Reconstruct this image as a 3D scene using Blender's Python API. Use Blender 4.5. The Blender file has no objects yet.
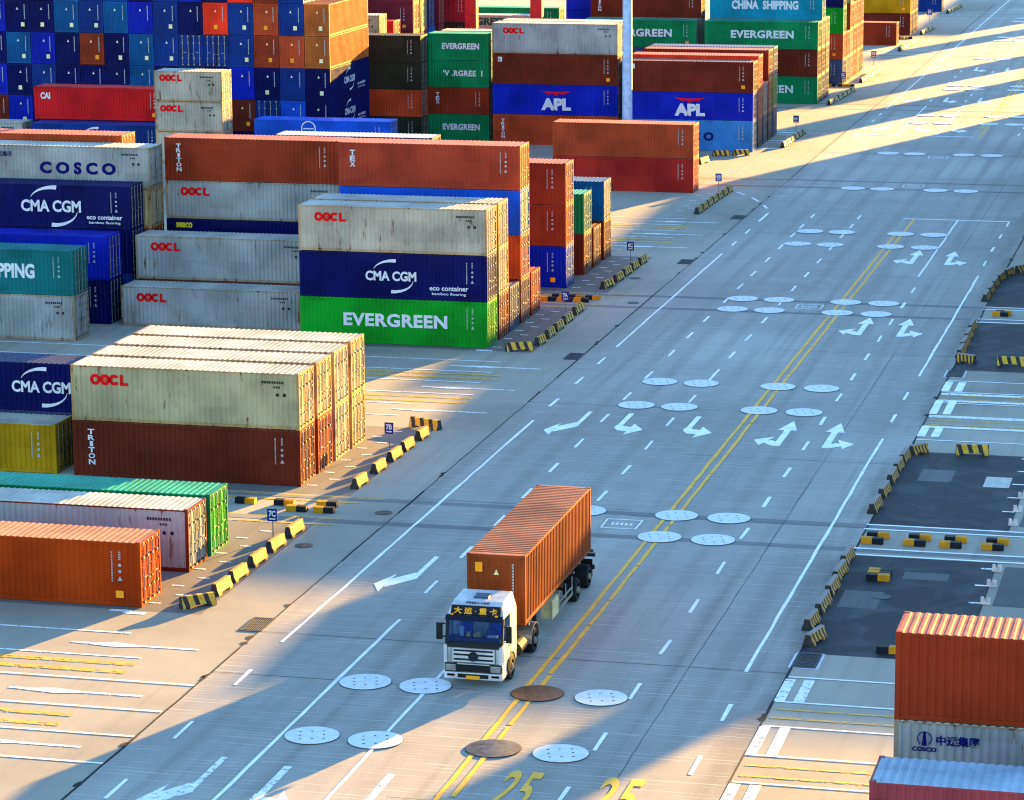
import bpy, bmesh, math, random
from mathutils import Vector, Matrix
random.seed(7)
PI = math.pi
scene = bpy.context.scene
COL = scene.collection
H = 2.896      # high-cube height
HS = 2.591     # standard height
W = 2.438
L40, L20 = 12.192, 6.058

# ------------------------------------------------------------------ materials
def lin(r, g, b):
    f = lambda c: (c/255/12.92) if c/255 <= .04045 else ((c/255+.055)/1.055)**2.4
    return (f(r), f(g), f(b), 1)

class N:
    """tiny node helper"""
    def __init__(s, name):
        s.m = bpy.data.materials.new(name); s.m.use_nodes = True
        s.t = s.m.node_tree; s.b = s.t.nodes['Principled BSDF']
    def n(s, typ, **kw):
        x = s.t.nodes.new(typ)
        for k, v in kw.items():
            if k in ('op',): x.operation = v
            elif k == 'dt': x.data_type = v
            elif k == 'blend': x.blend_type = v
            else: setattr(x, k, v)
        return x
    def l(s, a, b): s.t.links.new(a, b)
    def pos(s): return s.n('ShaderNodeNewGeometry').outputs['Position']
    def objc(s): return s.n('ShaderNodeTexCoord').outputs['Object']
    def scale(s, vec, sc):
        x = s.n('ShaderNodeVectorMath', op='MULTIPLY'); s.l(vec, x.inputs[0]); x.inputs[1].default_value = sc
        return x.outputs[0]
    def noise(s, vec, scale, detail=3, rough=.55):
        x = s.n('ShaderNodeTexNoise'); s.l(vec, x.inputs['Vector'])
        x.inputs['Scale'].default_value = scale; x.inputs['Detail'].default_value = detail
        x.inputs['Roughness'].default_value = rough
        return x.outputs['Fac']
    def ramp(s, v, a, b):
        x = s.n('ShaderNodeMapRange'); s.l(v, x.inputs[0]); x.inputs[1].default_value = a; x.inputs[2].default_value = b
        x.interpolation_type = 'SMOOTHSTEP'
        return x.outputs[0]
    def math(s, op, a, b=None):
        x = s.n('ShaderNodeMath', op=op)
        for i, v in enumerate((a, b)):
            if v is None: continue
            if isinstance(v, (int, float)): x.inputs[i].default_value = v
            else: s.l(v, x.inputs[i])
        return x.outputs[0]
    def mix(s, fac, a, b, blend='MIX'):
        x = s.n('ShaderNodeMix', dt='RGBA', blend=blend)
        if isinstance(fac, (int, float)): x.inputs[0].default_value = fac
        else: s.l(fac, x.inputs[0])
        for i, v in ((6, a), (7, b)):
            if isinstance(v, tuple): x.inputs[i].default_value = v
            else: s.l(v, x.inputs[i])
        return x.outputs[2]
    def out(s, col, rough=.6, metal=0, bump=None, spec=.5):
        if isinstance(col, tuple): s.b.inputs['Base Color'].default_value = col
        else: s.l(col, s.b.inputs['Base Color'])
        if isinstance(rough, (int, float)): s.b.inputs['Roughness'].default_value = rough
        else: s.l(rough, s.b.inputs['Roughness'])
        s.b.inputs['Metallic'].default_value = metal
        s.b.inputs['Specular IOR Level'].default_value = spec
        if bump is not None:
            x = s.n('ShaderNodeBump'); x.inputs['Strength'].default_value = bump[1]; x.inputs['Distance'].default_value = bump[2]
            s.l(bump[0], x.inputs['Height']); s.l(x.outputs[0], s.b.inputs['Normal'])
        return s.m

MAT = {}
def plain(name, col, rough=.6, metal=0, spec=.2, var=.12):
    if name in MAT: return MAT[name]
    k = N(name); v = k.noise(k.pos(), 2.3, 3)
    dark = tuple(c*(1-var*2) for c in col[:3])+(1,)
    MAT[name] = k.out(k.mix(k.ramp(v, .35, .65), dark, col), rough, metal, spec=spec)
    return MAT[name]

RUST = (.10, .028, .008, 1)
def paint(name, col, rust=.25, dirt=.3, rough=.42, fade=.0):
    """container paint: large tone changes, panel-wide fading, runs of rust down the corrugations"""
    if name in MAT: return MAT[name]
    k = N(name); P = k.pos()
    big = k.noise(P, .35, 4)
    dk = tuple(c*.72 for c in col[:3])+(1,)
    lt = tuple(min(1, c*1.2) for c in col[:3])+(1,)
    c = k.mix(k.ramp(big, .3, .7), dk, lt)
    streak = k.noise(k.scale(P, (3.2, 3.2, .22)), 1.0, 5, .65)
    c = k.mix(k.math('MULTIPLY', k.ramp(streak, .5, .78), dirt), c, lin(96, 84, 70))
    r1 = k.noise(k.scale(P, (2.2, 2.2, .5)), 1.3, 6, .7)
    c = k.mix(k.math('MULTIPLY', k.ramp(r1, .70-.22*rust, .79-.18*rust), min(1, .5+rust)), c, RUST)
    c = k.mix(k.math('MULTIPLY', k.ramp(k.noise(P, 9, 3), .55, .8), .18), c, dk)
    sep = k.n('ShaderNodeSeparateXYZ'); k.l(P, sep.inputs[0])
    cv = k.n('ShaderNodeCombineXYZ')
    for i, d in enumerate((1.67, 1.9, 1.31)): k.l(k.math('FLOOR', k.math('DIVIDE', sep.outputs[i], d)), cv.inputs[i])
    wn = k.n('ShaderNodeTexWhiteNoise'); k.l(cv.outputs[0], wn.inputs['Vector'])
    c = k.mix(k.math('MULTIPLY', k.math('GREATER_THAN', wn.outputs['Value'], .8), .16), c, tuple(min(1, x*1.5+.01) for x in col[:3])+(1,))
    c = k.mix(k.math('MULTIPLY', k.math('LESS_THAN', wn.outputs['Value'], .12), .22), c, dk)
    rg = k.n('ShaderNodeMapRange'); k.l(streak, rg.inputs[0]); rg.inputs[3].default_value = rough-.1; rg.inputs[4].default_value = rough+.2
    MAT[name] = k.out(c, rg.outputs[0], 0, (k.noise(P, 1.3, 3), .5, .05), .07)
    return MAT[name]

PAL = {  # key: (words, paint base colour (linear), rust)
 'orange': ('orange red', (.32, .030, .001), .2), 'rust': ('rust red', (.22, .024, .007), .3), 'brown': ('brown', (.115, .014, .006), .3),
 'tan': ('orange brown', (.36, .045, .012), .25), 'red': ('bright red', (.46, .006, .009), .12), 'crimson': ('dull red', (.36, .016, .010), .2),
 'white': ('off-white', (.37, .305, .235), .55), 'grey': ('pale grey', (.26, .26, .255), .5), 'cream': ('cream white', (.38, .295, .17), .5),
 'green': ('bright green', (.001, .235, .013), .12), 'jade': ('deep green', (.001, .165, .052), .12), 'teal': ('teal', (.002, .105, .11), .2),
 'aqua': ('blue green', (.001, .19, .27), .12), 'navy': ('navy blue', (.0003, .002, .06), .08), 'royal': ('royal blue', (.001, .011, .28), .08),
 'blue': ('mid blue', (.002, .024, .15), .12), 'steel': ('steel blue', (.001, .06, .18), .2), 'sky': ('light blue', (.03, .17, .42), .2),
 'bright': ('bright blue', (.004, .065, .45), .12), 'yellow': ('mustard yellow', (.35, .18, .002), .15), 'dark': ('dark olive green', (.016, .021, .012), .2),
 'scarlet': ('scarlet', (.7, .03, .008), .1), 'maroon': ('maroon', (.14, .012, .022), .2), 'slate': ('slate blue', (.04, .055, .13), .3),
 'lorrybox': ('rust red', (.20, .040, .008), .2),
 'ochre': ('orange brown', (.36, .085, .016), .2),
 'russet': ('russet red', (.30, .034, .014), .2),
 'rose': ('dull rose red', (.26, .04, .05), .3),
}
def cmat(key, part='wall'):
    w, col, rust = PAL[key]
    col = tuple(col)+(1,)
    pale = key in ('white', 'grey', 'cream')
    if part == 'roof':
        d = .06 if col[0] > .05 else .012      # dusty, faded tops; brightness from facing the sky painted in too
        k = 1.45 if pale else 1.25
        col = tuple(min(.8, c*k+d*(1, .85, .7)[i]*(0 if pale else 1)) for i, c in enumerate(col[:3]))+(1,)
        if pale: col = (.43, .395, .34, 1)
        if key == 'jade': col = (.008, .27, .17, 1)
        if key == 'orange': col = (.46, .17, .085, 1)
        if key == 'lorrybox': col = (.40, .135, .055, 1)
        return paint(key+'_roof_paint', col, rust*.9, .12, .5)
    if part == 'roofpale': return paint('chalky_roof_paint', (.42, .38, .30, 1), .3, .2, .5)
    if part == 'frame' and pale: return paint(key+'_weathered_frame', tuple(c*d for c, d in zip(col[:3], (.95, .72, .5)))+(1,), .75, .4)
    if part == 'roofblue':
        return paint('sky_tinted_roof_paint', (.34, .42, .5, 1), .35, .2, .5)  # pale blue of reflected sky painted into the roof colour
    return paint(key+'_paint', col, rust, .25 if pale else .04)

STEEL = plain('galvanised_steel', lin(150, 148, 140), .45, .6)
DARK = plain('dark_underside', lin(34, 30, 28), .9)
RUBBER = plain('rubber', lin(24, 24, 25), .85)
BLACK = plain('black_plastic', lin(16, 16, 18), .55)
LWHITE = plain('white_lettering', lin(200, 200, 204), .6, var=.06)
LCODE = plain('code_lettering', (.36, .36, .36, 1), .6, spec=.05, var=.1)
LNAVY = plain('navy_lettering', (.004, .004, .10, 1), .6, spec=.05)
LRED = plain('red_lettering', (.68, .004, .006, 1), .6, spec=.05)
LYEL = plain('yellow_lettering', lin(236, 200, 30), .6)
LORANGE = plain('orange_sticker', lin(244, 150, 20), .6)
LCREAM = plain('cream_sticker', lin(226, 214, 160), .6)
LBLACK = plain('black_lettering', lin(20, 20, 24), .6)
LGREEN = plain('green_lettering', lin(10, 90, 70), .6)

# ------------------------------------------------------------------ mesh helpers
class MB:
    def __init__(s): s.v = []; s.f = []; s.mi = []
    def face(s, pts, mi=0):
        i = len(s.v); s.v += [tuple(p) for p in pts]; s.f.append(tuple(range(i, i+len(pts)))); s.mi.append(mi)
    def box(s, x0, x1, y0, y1, z0, z1, mi=0, skip=''):
        i = len(s.v)
        s.v += [(x0,y0,z0),(x1,y0,z0),(x1,y1,z0),(x0,y1,z0),(x0,y0,z1),(x1,y0,z1),(x1,y1,z1),(x0,y1,z1)]
        for n, q in (('b',(0,3,2,1)),('t',(4,5,6,7)),('f',(0,1,5,4)),('r',(1,2,6,5)),('k',(2,3,7,6)),('l',(3,0,4,7))):
            if n not in skip: s.f.append(tuple(i+a for a in q)); s.mi.append(mi)
    def prism(s, poly, y0, y1, axis='y', mi=0, taper=None):
        """poly in (a,b) extruded along an axis"""
        def P(a, b, t):
            return {'y': (a, t, b), 'x': (t, a, b), 'z': (a, b, t)}[axis]
        n = len(poly); i = len(s.v)
        s.v += [P(a, b, y0) for a, b in poly]+[P(a, b, y1) for a, b in (taper or poly)]
        s.f.append(tuple(i+k for k in range(n))); s.mi.append(mi)
        s.f.append(tuple(i+n+k for k in reversed(range(n)))); s.mi.append(mi)
        for k in range(n):
            s.f.append((i+k, i+n+k, i+n+(k+1) % n, i+(k+1) % n)); s.mi.append(mi)
    def cyl(s, c, r, h, axis='z', n=16, mi=0, r2=None):
        r2 = r if r2 is None else r2
        pa = [(math.cos(2*PI*k/n), math.sin(2*PI*k/n)) for k in range(n)]
        i = len(s.v)
        for t, rr in ((-h/2, r), (h/2, r2)):
            for a, b in pa:
                d = {'z': (a*rr, b*rr, t), 'x': (t, a*rr, b*rr), 'y': (a*rr, t, b*rr)}[axis]
                s.v.append((c[0]+d[0], c[1]+d[1], c[2]+d[2]))
        s.f.append(tuple(i+k for k in reversed(range(n)))); s.mi.append(mi)
        s.f.append(tuple(i+n+k for k in range(n))); s.mi.append(mi)
        for k in range(n):
            s.f.append((i+k, i+(k+1) % n, i+n+(k+1) % n, i+n+k)); s.mi.append(mi)
    def tube(s, pts, r, n=8, mi=0):
        for a, b in zip(pts[:-1], pts[1:]):
            a, b = Vector(a), Vector(b); d = (b-a).normalized()
            u = d.orthogonal().normalized(); w = d.cross(u); i = len(s.v)
            for q in (a, b):
                for k in range(n):
                    s.v.append(tuple(q+u*(r*math.cos(2*PI*k/n))+w*(r*math.sin(2*PI*k/n))))
            for k in range(n):
                s.f.append((i+k, i+(k+1) % n, i+n+(k+1) % n, i+n+k)); s.mi.append(mi)
            s.f.append(tuple(i+k for k in reversed(range(n)))); s.mi.append(mi)
            s.f.append(tuple(i+n+k for k in range(n))); s.mi.append(mi)
    def mesh(s, name, bevel=0, fix=True):
        me = bpy.data.meshes.new(name); me.from_pydata(s.v, [], s.f)
        me.polygons.foreach_set('material_index', s.mi)
        if bevel or fix:
            bm = bmesh.new(); bm.from_mesh(me)
            if fix: bmesh.ops.recalc_face_normals(bm, faces=bm.faces)
            if bevel: bmesh.ops.bevel(bm, geom=list(bm.edges), offset=bevel, segments=2, affect='EDGES', profile=.6)
            bm.to_mesh(me); bm.free()
        me.update()
        return me

def link(name, me, mats, parent=None, loc=(0,0,0), rotz=0):
    o = bpy.data.objects.new(name, me); COL.objects.link(o)
    mats = mats if isinstance(mats, (list, tuple)) else [mats]
    while len(me.materials) < len(mats): me.materials.append(None)
    for i, m in enumerate(mats):
        o.material_slots[i].link = 'OBJECT'; o.material_slots[i].material = m
    o.parent = parent; o.location = loc; o.rotation_euler = (0, 0, rotz)
    return o
def thing(name, label, cat, loc=(0,0,0), rotz=0, group=None):
    o = bpy.data.objects.new(name, None); COL.objects.link(o)
    o.location = loc; o.rotation_euler = (0, 0, rotz); o.empty_display_size = .5
    o['label'] = label; o['category'] = cat
    if group: o['group'] = group
    return o
def tag(o, label, cat, group=None):
    o['label'] = label; o['category'] = cat
    if group: o['group'] = group
    return o
def struct(o, kind='structure'):
    o['kind'] = kind; return o

# ------------------------------------------------------------------ lettering
_txt = {}
def text_mesh(s, w=None, h=None, bold=.02, spacing=1.0, shear=0):
    """flat lettering lying in XZ (reads from -Y), centred on the origin"""
    key = (s, w, h, bold, spacing, shear)
    if key in _txt: return _txt[key]
    cu = bpy.data.curves.new('lettering', 'FONT'); cu.body = s; cu.size = 1; cu.offset = bold; cu.space_character = spacing; cu.shear = shear
    cu.resolution_u = 3
    o = bpy.data.objects.new('lettering_source', cu); COL.objects.link(o)
    dg = bpy.context.evaluated_depsgraph_get()
    me = bpy.data.meshes.new_from_object(o.evaluated_get(dg))
    bpy.data.objects.remove(o); bpy.data.curves.remove(cu)
    xs = [v.co.x for v in me.vertices]; ys = [v.co.y for v in me.vertices]
    x0, x1, y0, y1 = min(xs), max(xs), min(ys), max(ys)
    sx = w/(x1-x0) if w else None; sy = h/(y1-y0) if h else None
    sx = sx or sy; sy = sy or sx
    for v in me.vertices:
        v.co = ((v.co.x-(x0+x1)/2)*sx, 0, (v.co.y-(y0+y1)/2)*sy)
    me.materials.clear(); me.update()
    _txt[key] = me
    return me
def vtext_mesh(s, w, h, bold=.03):
    """letters stacked one under the other"""
    key = ('v', s, w, h)
    if key in _txt: return _txt[key]
    bm = bmesh.new(); n = len(s); ch = h/n
    for i, c in enumerate(s):
        a = text_mesh(c, w if c not in 'I' else w*.5, ch*.86, bold)
        t = a.copy(); t.transform(Matrix.Translation((0, 0, h/2-ch*(i+.5)))); bm.from_mesh(t); bpy.data.meshes.remove(t)
    me = bpy.data.meshes.new('lettering'); bm.to_mesh(me); bm.free()
    _txt[key] = me
    return me
def rtext_mesh(s, w, h, bold=.03):
    """a word turned a quarter so that it reads downwards"""
    key = ('r', s, w, h)
    if key in _txt: return _txt[key]
    t = text_mesh(s, h, w, bold).copy(); t.transform(Matrix.Rotation(PI/2, 4, 'Y')); _txt[key] = t
    return t
_shape = {}
def flat(key, polys):
    """list of polygons (x,z) -> flat mesh in XZ"""
    if key in _shape: return _shape[key]
    b = MB()
    for p in polys: b.face([(x, 0, z) for x, z in p])
    me = b.mesh('marking', fix=False); _shape[key] = me
    return me
def rect(x0, x1, z0, z1): return [(x0, z0), (x1, z0), (x1, z1), (x0, z1)]
def disc(cx, cz, r, n=12): return [(cx+r*math.cos(2*PI*k/n), cz+r*math.sin(2*PI*k/n)) for k in range(n)]
def arc(cx, cz, rx, rz, a0, a1, w0, w1, n=14):
    """a tapering swoosh as quads"""
    out = []
    P = []
    for k in range(n+1):
        t = k/n; a = math.radians(a0+(a1-a0)*t); w = w0+(w1-w0)*t
        P.append(((cx+(rx+w/2)*math.cos(a), cz+(rz+w/2)*math.sin(a)), (cx+(rx-w/2)*math.cos(a), cz+(rz-w/2)*math.sin(a))))
    for (a, b), (c, d) in zip(P[:-1], P[1:]): out.append([a, b, d, c])
    return out

# ------------------------------------------------------------------ shipping container meshes
_cm = {}
def corr(n0, n1, pitch, depth, f=.26, s=.24):
    """trapezoid corrugation: list of (t, d) from n0 to n1, d=0 outer, depth inner"""
    n = max(1, round((n1-n0)/pitch)); p = (n1-n0)/n; out = [(n0, 0)]
    for i in range(n):
        a = n0+i*p
        out += [(a+p*f, 0), (a+p*(f+s), depth), (a+p*(2*f+s), depth), (a+p, 0)]
    return out
def cmesh(L, h, wid=W):
    key = (L, h, wid)
    if key in _cm: return _cm[key]
    hw, hl = wid/2, L/2
    P = .15
    # frame
    b = MB()
    for sx in (-1, 1):
        for sy in (-1, 1):
            xa, xb = sorted((sx*hl, sx*(hl-P))); ya, yb = sorted((sy*(hw-.006), sy*(hw-.11)))
            b.box(xa if sx < 0 else xa, xb, ya, yb, .118, h-.118)
            for z0 in (0, h-.118):
                xa2, xb2 = sorted((sx*(hl+.003), sx*(hl-.175))); ya2, yb2 = sorted((sy*hw, sy*(hw-.162)))
                b.box(xa2, xb2, ya2, yb2, z0, z0+.118)
    for sy in (-1, 1):
        ya, yb = sorted((sy*(hw-.006), sy*(hw-.07)))
        b.box(-hl+.175, hl-.175, ya, yb, .03, .185); b.box(-hl+.175, hl-.175, ya, yb, h-.10, h-.035)
    for sx in (-1, 1):
        xa, xb = sorted((sx*hl, sx*(hl-.08)))
        b.box(xa, xb, -hw+.162, hw-.162, .02, .17); b.box(xa, xb, -hw+.162, hw-.162, h-.15, h-.012)
    b.box(-hl+.18, hl-.18, -hw+.08, hw-.08, .10, .15)
    frame = b.mesh('container_frame')
    # walls (both long sides and the blank end)
    b = MB()
    pts = corr(-hl+P, hl-P, .278, .045)
    for sy in (-1, 1):
        yo = hw-.012
        for (x0, d0), (x1, d1) in zip(pts[:-1], pts[1:]):
            q = [(x0, sy*(yo-d0), .185), (x1, sy*(yo-d1), .185), (x1, sy*(yo-d1), h-.10), (x0, sy*(yo-d0), h-.10)]
            b.face(q if sy < 0 else q[::-1])
    pe = corr(-hw+.11, hw-.11, .25, .045)
    for (y0, d0), (y1, d1) in zip(pe[:-1], pe[1:]):
        b.face([(-hl+.012+d0, y0, .17), (-hl+.012+d0, y0, h-.15), (-hl+.012+d1, y1, h-.15), (-hl+.012+d1, y1, .17)])
    walls = b.mesh('container_walls', fix=False)
    # roof
    b = MB()
    pr = corr(-hl+.20, hl-.20, .29, .026, .32, .16)
    for (x0, d0), (x1, d1) in zip(pr[:-1], pr[1:]):
        b.face([(x0, -hw+.02, h-.008-d0), (x1, -hw+.02, h-.008-d1), (x1, hw-.02, h-.008-d1), (x0, hw-.02, h-.008-d0)])
        for sy in (-1, 1):
            y = sy*(hw-.02); q = [(x0, y, h-.036), (x1, y, h-.036), (x1, y, h-.008-d1), (x0, y, h-.008-d0)]
            b.face(q if sy < 0 else q[::-1])
    for sx in (-1, 1):
        xa, xb = sorted((sx*(hl-.20), sx*(hl-.0801)))
        b.box(xa, xb, -hw+.165, hw-.165, h-.04, h-.010, skip='b')
    roof = b.mesh('container_roof', fix=False)
    # one door leaf (right leaf, +Y half) ; left leaf is the mirrored mesh
    doors, bars = [], []
    for s in (-1, 1):
        b = MB(); ya, yb = sorted((s*.012, s*(hw-.115)))
        z0, z1 = .175, h-.155
        xo = hl-.05
        b.box(xo-.04, xo, ya, yb, z0, z1)
        for q in ((ya, ya+.035, z0, z1), (yb-.035, yb, z0, z1), (ya+.036, yb-.036, z0, z0+.04), (ya+.036, yb-.036, z1-.04, z1)): b.box(xo+.001, xo+.016, *q, 1)
        n = 5; hh = (z1-z0-.12)/n
        for i in range(n):      # raised horizontal panels
            za = z0+.06+i*hh
            b.box(xo+.0005, xo+.022, ya+.05, yb-.05, za+.03, za+hh-.03)
        for zz in (z0+.15, (z0*2+z1)/3, (z0+2*z1)/3, z1-.15):   # hinges
            h0, h1 = sorted((s*(hw-.112), s*(hw-.25)))
            b.box(xo+.0227, xo+.045, h0, h1, zz-.05, zz+.05)
        doors.append(b.mesh('container_door'))
        b = MB()
        for yy in (.27, .82):
            y = s*yy
            b.cyl((xo+.055, y, (z0+z1)/2), .024, z1-z0+.08, 'z', 6)
            for zz in (z0-.02, z1+.02, z0+.6, z1-.6): b.box(xo+.023, xo+.085, y-.06, y+.06, zz-.05, zz+.05)
            b.box(xo+.05, xo+.085, min(y, y-s*.36), max(y, y-s*.36), 1.12+.12*(yy > .5), 1.16+.12*(yy > .5))
        bars.append(b.mesh('container_locking_bars'))
    _cm[key] = (frame, walls, roof, doors, bars)
    return _cm[key]

def place_flat(name, me, mat, root, x, z, L, wid=W, side='front'):
    """lettering or mark on a container face; x along the face, z up"""
    hw = wid/2
    if side == 'front': o = link(name, me, mat, root, (x, -hw+.004, z), 0)
    elif side == 'back': o = link(name, me, mat, root, (-x, hw-.004, z), PI)
    elif side == 'blank': o = link(name, me, mat, root, (-L/2+.004, -x, z), -PI/2)
    return o

def logo(root, kind, L, h, side='front', wid=W):
    pf = lambda n, me, mat, x, z: place_flat(n, me, mat, root, x, z, L, wid, side)
    s = L/L40
    if kind == 'oocl' or kind == 'oocl20':
        x0 = -L/2+1.95 if L > 7 else -L/2+1.35
        k = .82 if L < 7 else 1
        ring = lambda cx: arc(cx, 0, .2, .2, 0, 360, .17, .17, 22)
        polys = ring(-.62)+ring(-.1)
        for a in range(5): polys.append(disc(-.1+.062*math.cos(a*2*PI/5+.3), .062*math.sin(a*2*PI/5+.3), .034, 8))
        polys += arc(.40, 0, .2, .2, 40, 320, .17, .17, 18)
        polys += [rect(.70, .87, -.285, .285), rect(.87, 1.14, -.285, -.13)]
        pf('lettering', flat('oocl', polys), LRED, x0, h-.72*k)
    elif kind == 'cosco':
        pf('lettering', text_mesh('C O S C O', 5.4*s, .82, .05), LNAVY, 1.0*s if h < 2.8 else -.3*s, h*.47)
        pf('lettering', text_mesh('中远集团', 1.3, .36, .02), LNAVY, -L/2+1.75, h-.62)
        pf('logo', flat('sail', [rect(-.42, .42, -.3, -.22), [(-.06, -.2), (.06, -.2), (.0, .38)], [(-.3, -.2), (-.1, -.2), (-.08, .1)]]), LNAVY, -L/2+.75, h-.62)
    elif kind == 'cosco_cn':
        pf('lettering', text_mesh('中远集团', 1.36, .34, .03), LNAVY, -L/2+2.02, h-.60)
        pf('lettering', text_mesh('COSCO', .78, .15, .05), LNAVY, -L/2+.97, h-.92)
        pf('logo', flat('sailring', arc(0, 0, .22, .22, -55, 235, .03, .03, 24)+[[(-.08, -.24), (.08, -.24), (.04, .2), (0, .26), (-.04, .2)]]), LNAVY, -L/2+.97, h-.57)
    elif kind in ('cma', 'cma_big', 'cma_right'):
        cx = {'cma': -.12, 'cma_big': .55, 'cma_right': L/2-1.95}[kind]
        k = 1.28 if kind == 'cma_big' else 1
        pf('lettering', text_mesh('CMA CGM', 3.3*k, .62*k, .035), LWHITE, cx, h*.50)
        pf('logo', flat('swoosh%g' % k, [[(x*k, z*k) for x, z in q] for q in arc(.15, .25, 1.3, .72, 165, 82, .02, .22)+arc(.15, -.2, 1.3, .78, -5, -96, .02, .22)]), LWHITE, cx, h*.50)
        if kind != 'cma_right':
            pf('lettering', text_mesh('eco container', 2.5, .3, .022), LWHITE, cx+3.75, h*.27)
            pf('lettering', text_mesh('bamboo flooring', 2.2, .22, .012), LWHITE, cx+3.75, h*.27-.37)
    elif kind == 'evergreen':
        pf('lettering', text_mesh('EVERGREEN', 6.75*s if L > 7 else 3.7, .84 if L > 7 else .60, .038, 1.07), LWHITE, .12*s if L > 7 else .25, h*.53)
    elif kind == 'evergreen_worn':
        pf('lettering', text_mesh("'V .RGREE  I", 3.9, .58, .038, 1.07), LWHITE, .45, h*.53)
    elif kind == 'evergreen_g':
        pf('lettering', text_mesh('EVERGREEN', 6.5, .85, .05), LGREEN, .3, h-.7)
    elif kind == 'apl':
        pf('lettering', text_mesh('APL', 2.9, 1.15, .06), LWHITE, .1, h*.36)
        bird = [[(-1.5, .22), (-.35, .14), (-.25, -.05), (-.75, -.12), (-1.05, .05)], [(1.5, .22), (.35, .14), (.25, -.05), (.75, -.12), (1.05, .05)],
                [(-.35, .14), (-.12, .1), (0, .2), (.12, .1), (.35, .14), (.25, -.05), (.12, -.22), (-.12, -.22), (-.25, -.05)]]
        pf('logo', flat('eagle', bird), LRED, .1, h*.72)
    elif kind == 'triton':
        pf('lettering', vtext_mesh('TRITON', .36, 1.9, .03), LWHITE, -L/2+1.0, h-1.35)
    elif kind == 'tex':
        pf('lettering', vtext_mesh('TEX', .36, 1.15, .03), LWHITE, -L/2+.95, h-1.05)
    elif kind == 'cai':
        pf('lettering', text_mesh('CAI', .92, .58, .05), LWHITE, -L/2+1.05, h-.82)
    elif kind == 'china':
        pf('lettering', text_mesh('CHINA  SHIPPING', 7.2, .95, .045), LWHITE, -.1, h*.52)
    elif kind == 'seaco':
        pf('lettering', text_mesh('seaco', 1.15, .36, .04), LYEL, -L/2+1.25, h-.42)
    elif kind == 'hs':
        pf('logo', flat('flagsq', [rect(-.2, .2, -.22, .22)]), LWHITE, -L/2+.75, h-.55)
        o = pf('logo', flat('flagin', [[(-.13, -.14), (.1, -.14), (-.13, .12)]]), LBLACK, -L/2+.75, h-.55)
        o.location.y -= .003
    elif kind == 'ringlogo':
        pf('logo', flat('bigring', arc(0, 0, .62, .62, 0, 360, .1, .1, 26)+[rect(-.5, .5, -.05, .05)]), LWHITE, -1.2, h-.75)
    elif kind == 'drawn':
        pf('logo', flat('star', [[(-.5, -.1), (-.1, .05), (.0, .45), (.08, .06), (.5, .2), (.1, -.1), (0, -.5), (-.08, -.12)]]), LWHITE, 0, h*.55)

def codes(root, L, h, key, side='front', wid=W, seed=0):
    """registration marks: thin vertical row of characters, small symbols and a sticker"""
    r = random.Random(seed)
    light = key in ('white', 'grey', 'cream')
    m = LBLACK if light else LCODE
    hw = wid/2
    if side == 'blank':
        polys = []
        z = h-.35
        for i in range(11):
            polys.append(rect(.66, .74, z-.1, z)); z -= .125
        place_flat('lettering', flat(('bl', h), polys), LCODE, root, 0, 0, L, wid, side)
        me = flat(('tri', 0), [[(-.11, -.1), (.11, -.1), (0, .13)]])
        place_flat('warning_sticker', me, LCREAM, root, r.uniform(-.1, .1), h-.75, L, wid, side)
        if r.random() < .75:
            place_flat('safety_plate', flat(('sq', 1), [rect(-.17, .17, -.19, .19)]), LORANGE if key in ('scarlet', 'tan', 'rust', 'brown', 'orange') else LCREAM, root,
                       r.choice((-.02, .02, .35, .5)), h*.24, L, wid, side)
        return
    x = L/2-1.05
    polys = []
    if light:
        for i in range(9): polys.append(rect(x-.9+i*.13, x-.9+i*.13+.085, h-.55, h-.42))
        for i in range(3): polys.append(rect(x-.3+i*.13, x-.3+i*.13+.085, h-.78, h-.68))
        polys.append(disc(x-.1, h-1.12, .09, 8)); polys.append(rect(x+.2, x+.36, h-1.2, h-1.04))
    else:
        z = h-.45
        for i in range(12):
            polys.append(rect(x-.30, x-.235, z-.075, z)); z -= .115
        z = h-.45
        for i in range(4): polys.append(rect(x+.04, x+.14, z-.05, z)); z -= .1
        for zz in (h-1.05, h-1.33): polys.append(disc(x+.09, zz, .075, 8))
        polys.append([(x-.02, h-1.74), (x+.20, h-1.74), (x+.09, h-1.54)])
    place_flat('lettering', flat(('cd', light, L, h), polys), m, root, 0, 0, L, wid, side)
    if not light and h > 2.7 and r.random() < .22:
        place_flat('safety_plate', flat(('sq', 2), [rect(-.18, .18, -.16, .16)]), LORANGE, root, x+r.choice((.05, .1)), .55, L, wid, side)

NCONT = [0]
def container(label, key, logos, loc, L, h, rotz=0, detail=2, roof=None, wid=W, door=None, blank=False, group=None, sides=('front',), frame=None):
    root = thing('shipping_container', label, 'container', loc, rotz, group)
    fr, wl, rf, dr, br = cmesh(L, h, wid)
    m = cmat(key)
    link('frame', fr, cmat(frame or key, 'frame'), root); link('wall_panels', wl, m, root)
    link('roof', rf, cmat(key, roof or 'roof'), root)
    dm = cmat(door) if door else m
    for i in (0, 1):
        d = link('door', dr[i], [dm, BLACK], root)
        if detail > 0: link('locking_bars', br[i], STEEL, d)
    NCONT[0] += 1
    for lg in logos:
        for sd in sides: logo(root, lg, L, h, sd, wid)
    if key == 'lorrybox': place_flat('safety_plate', flat(('sq', 5), [rect(-.15, .15, -.2, .2)]), LORANGE, root, -.72, H-.55, L, wid, 'blank')
    if detail > 0:
        for sd in (() if L < 7 and 'evergreen' in str(logos) else ('blank',) if blank else sides): codes(root, L, h, key, sd, wid, NCONT[0])
    return root

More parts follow.
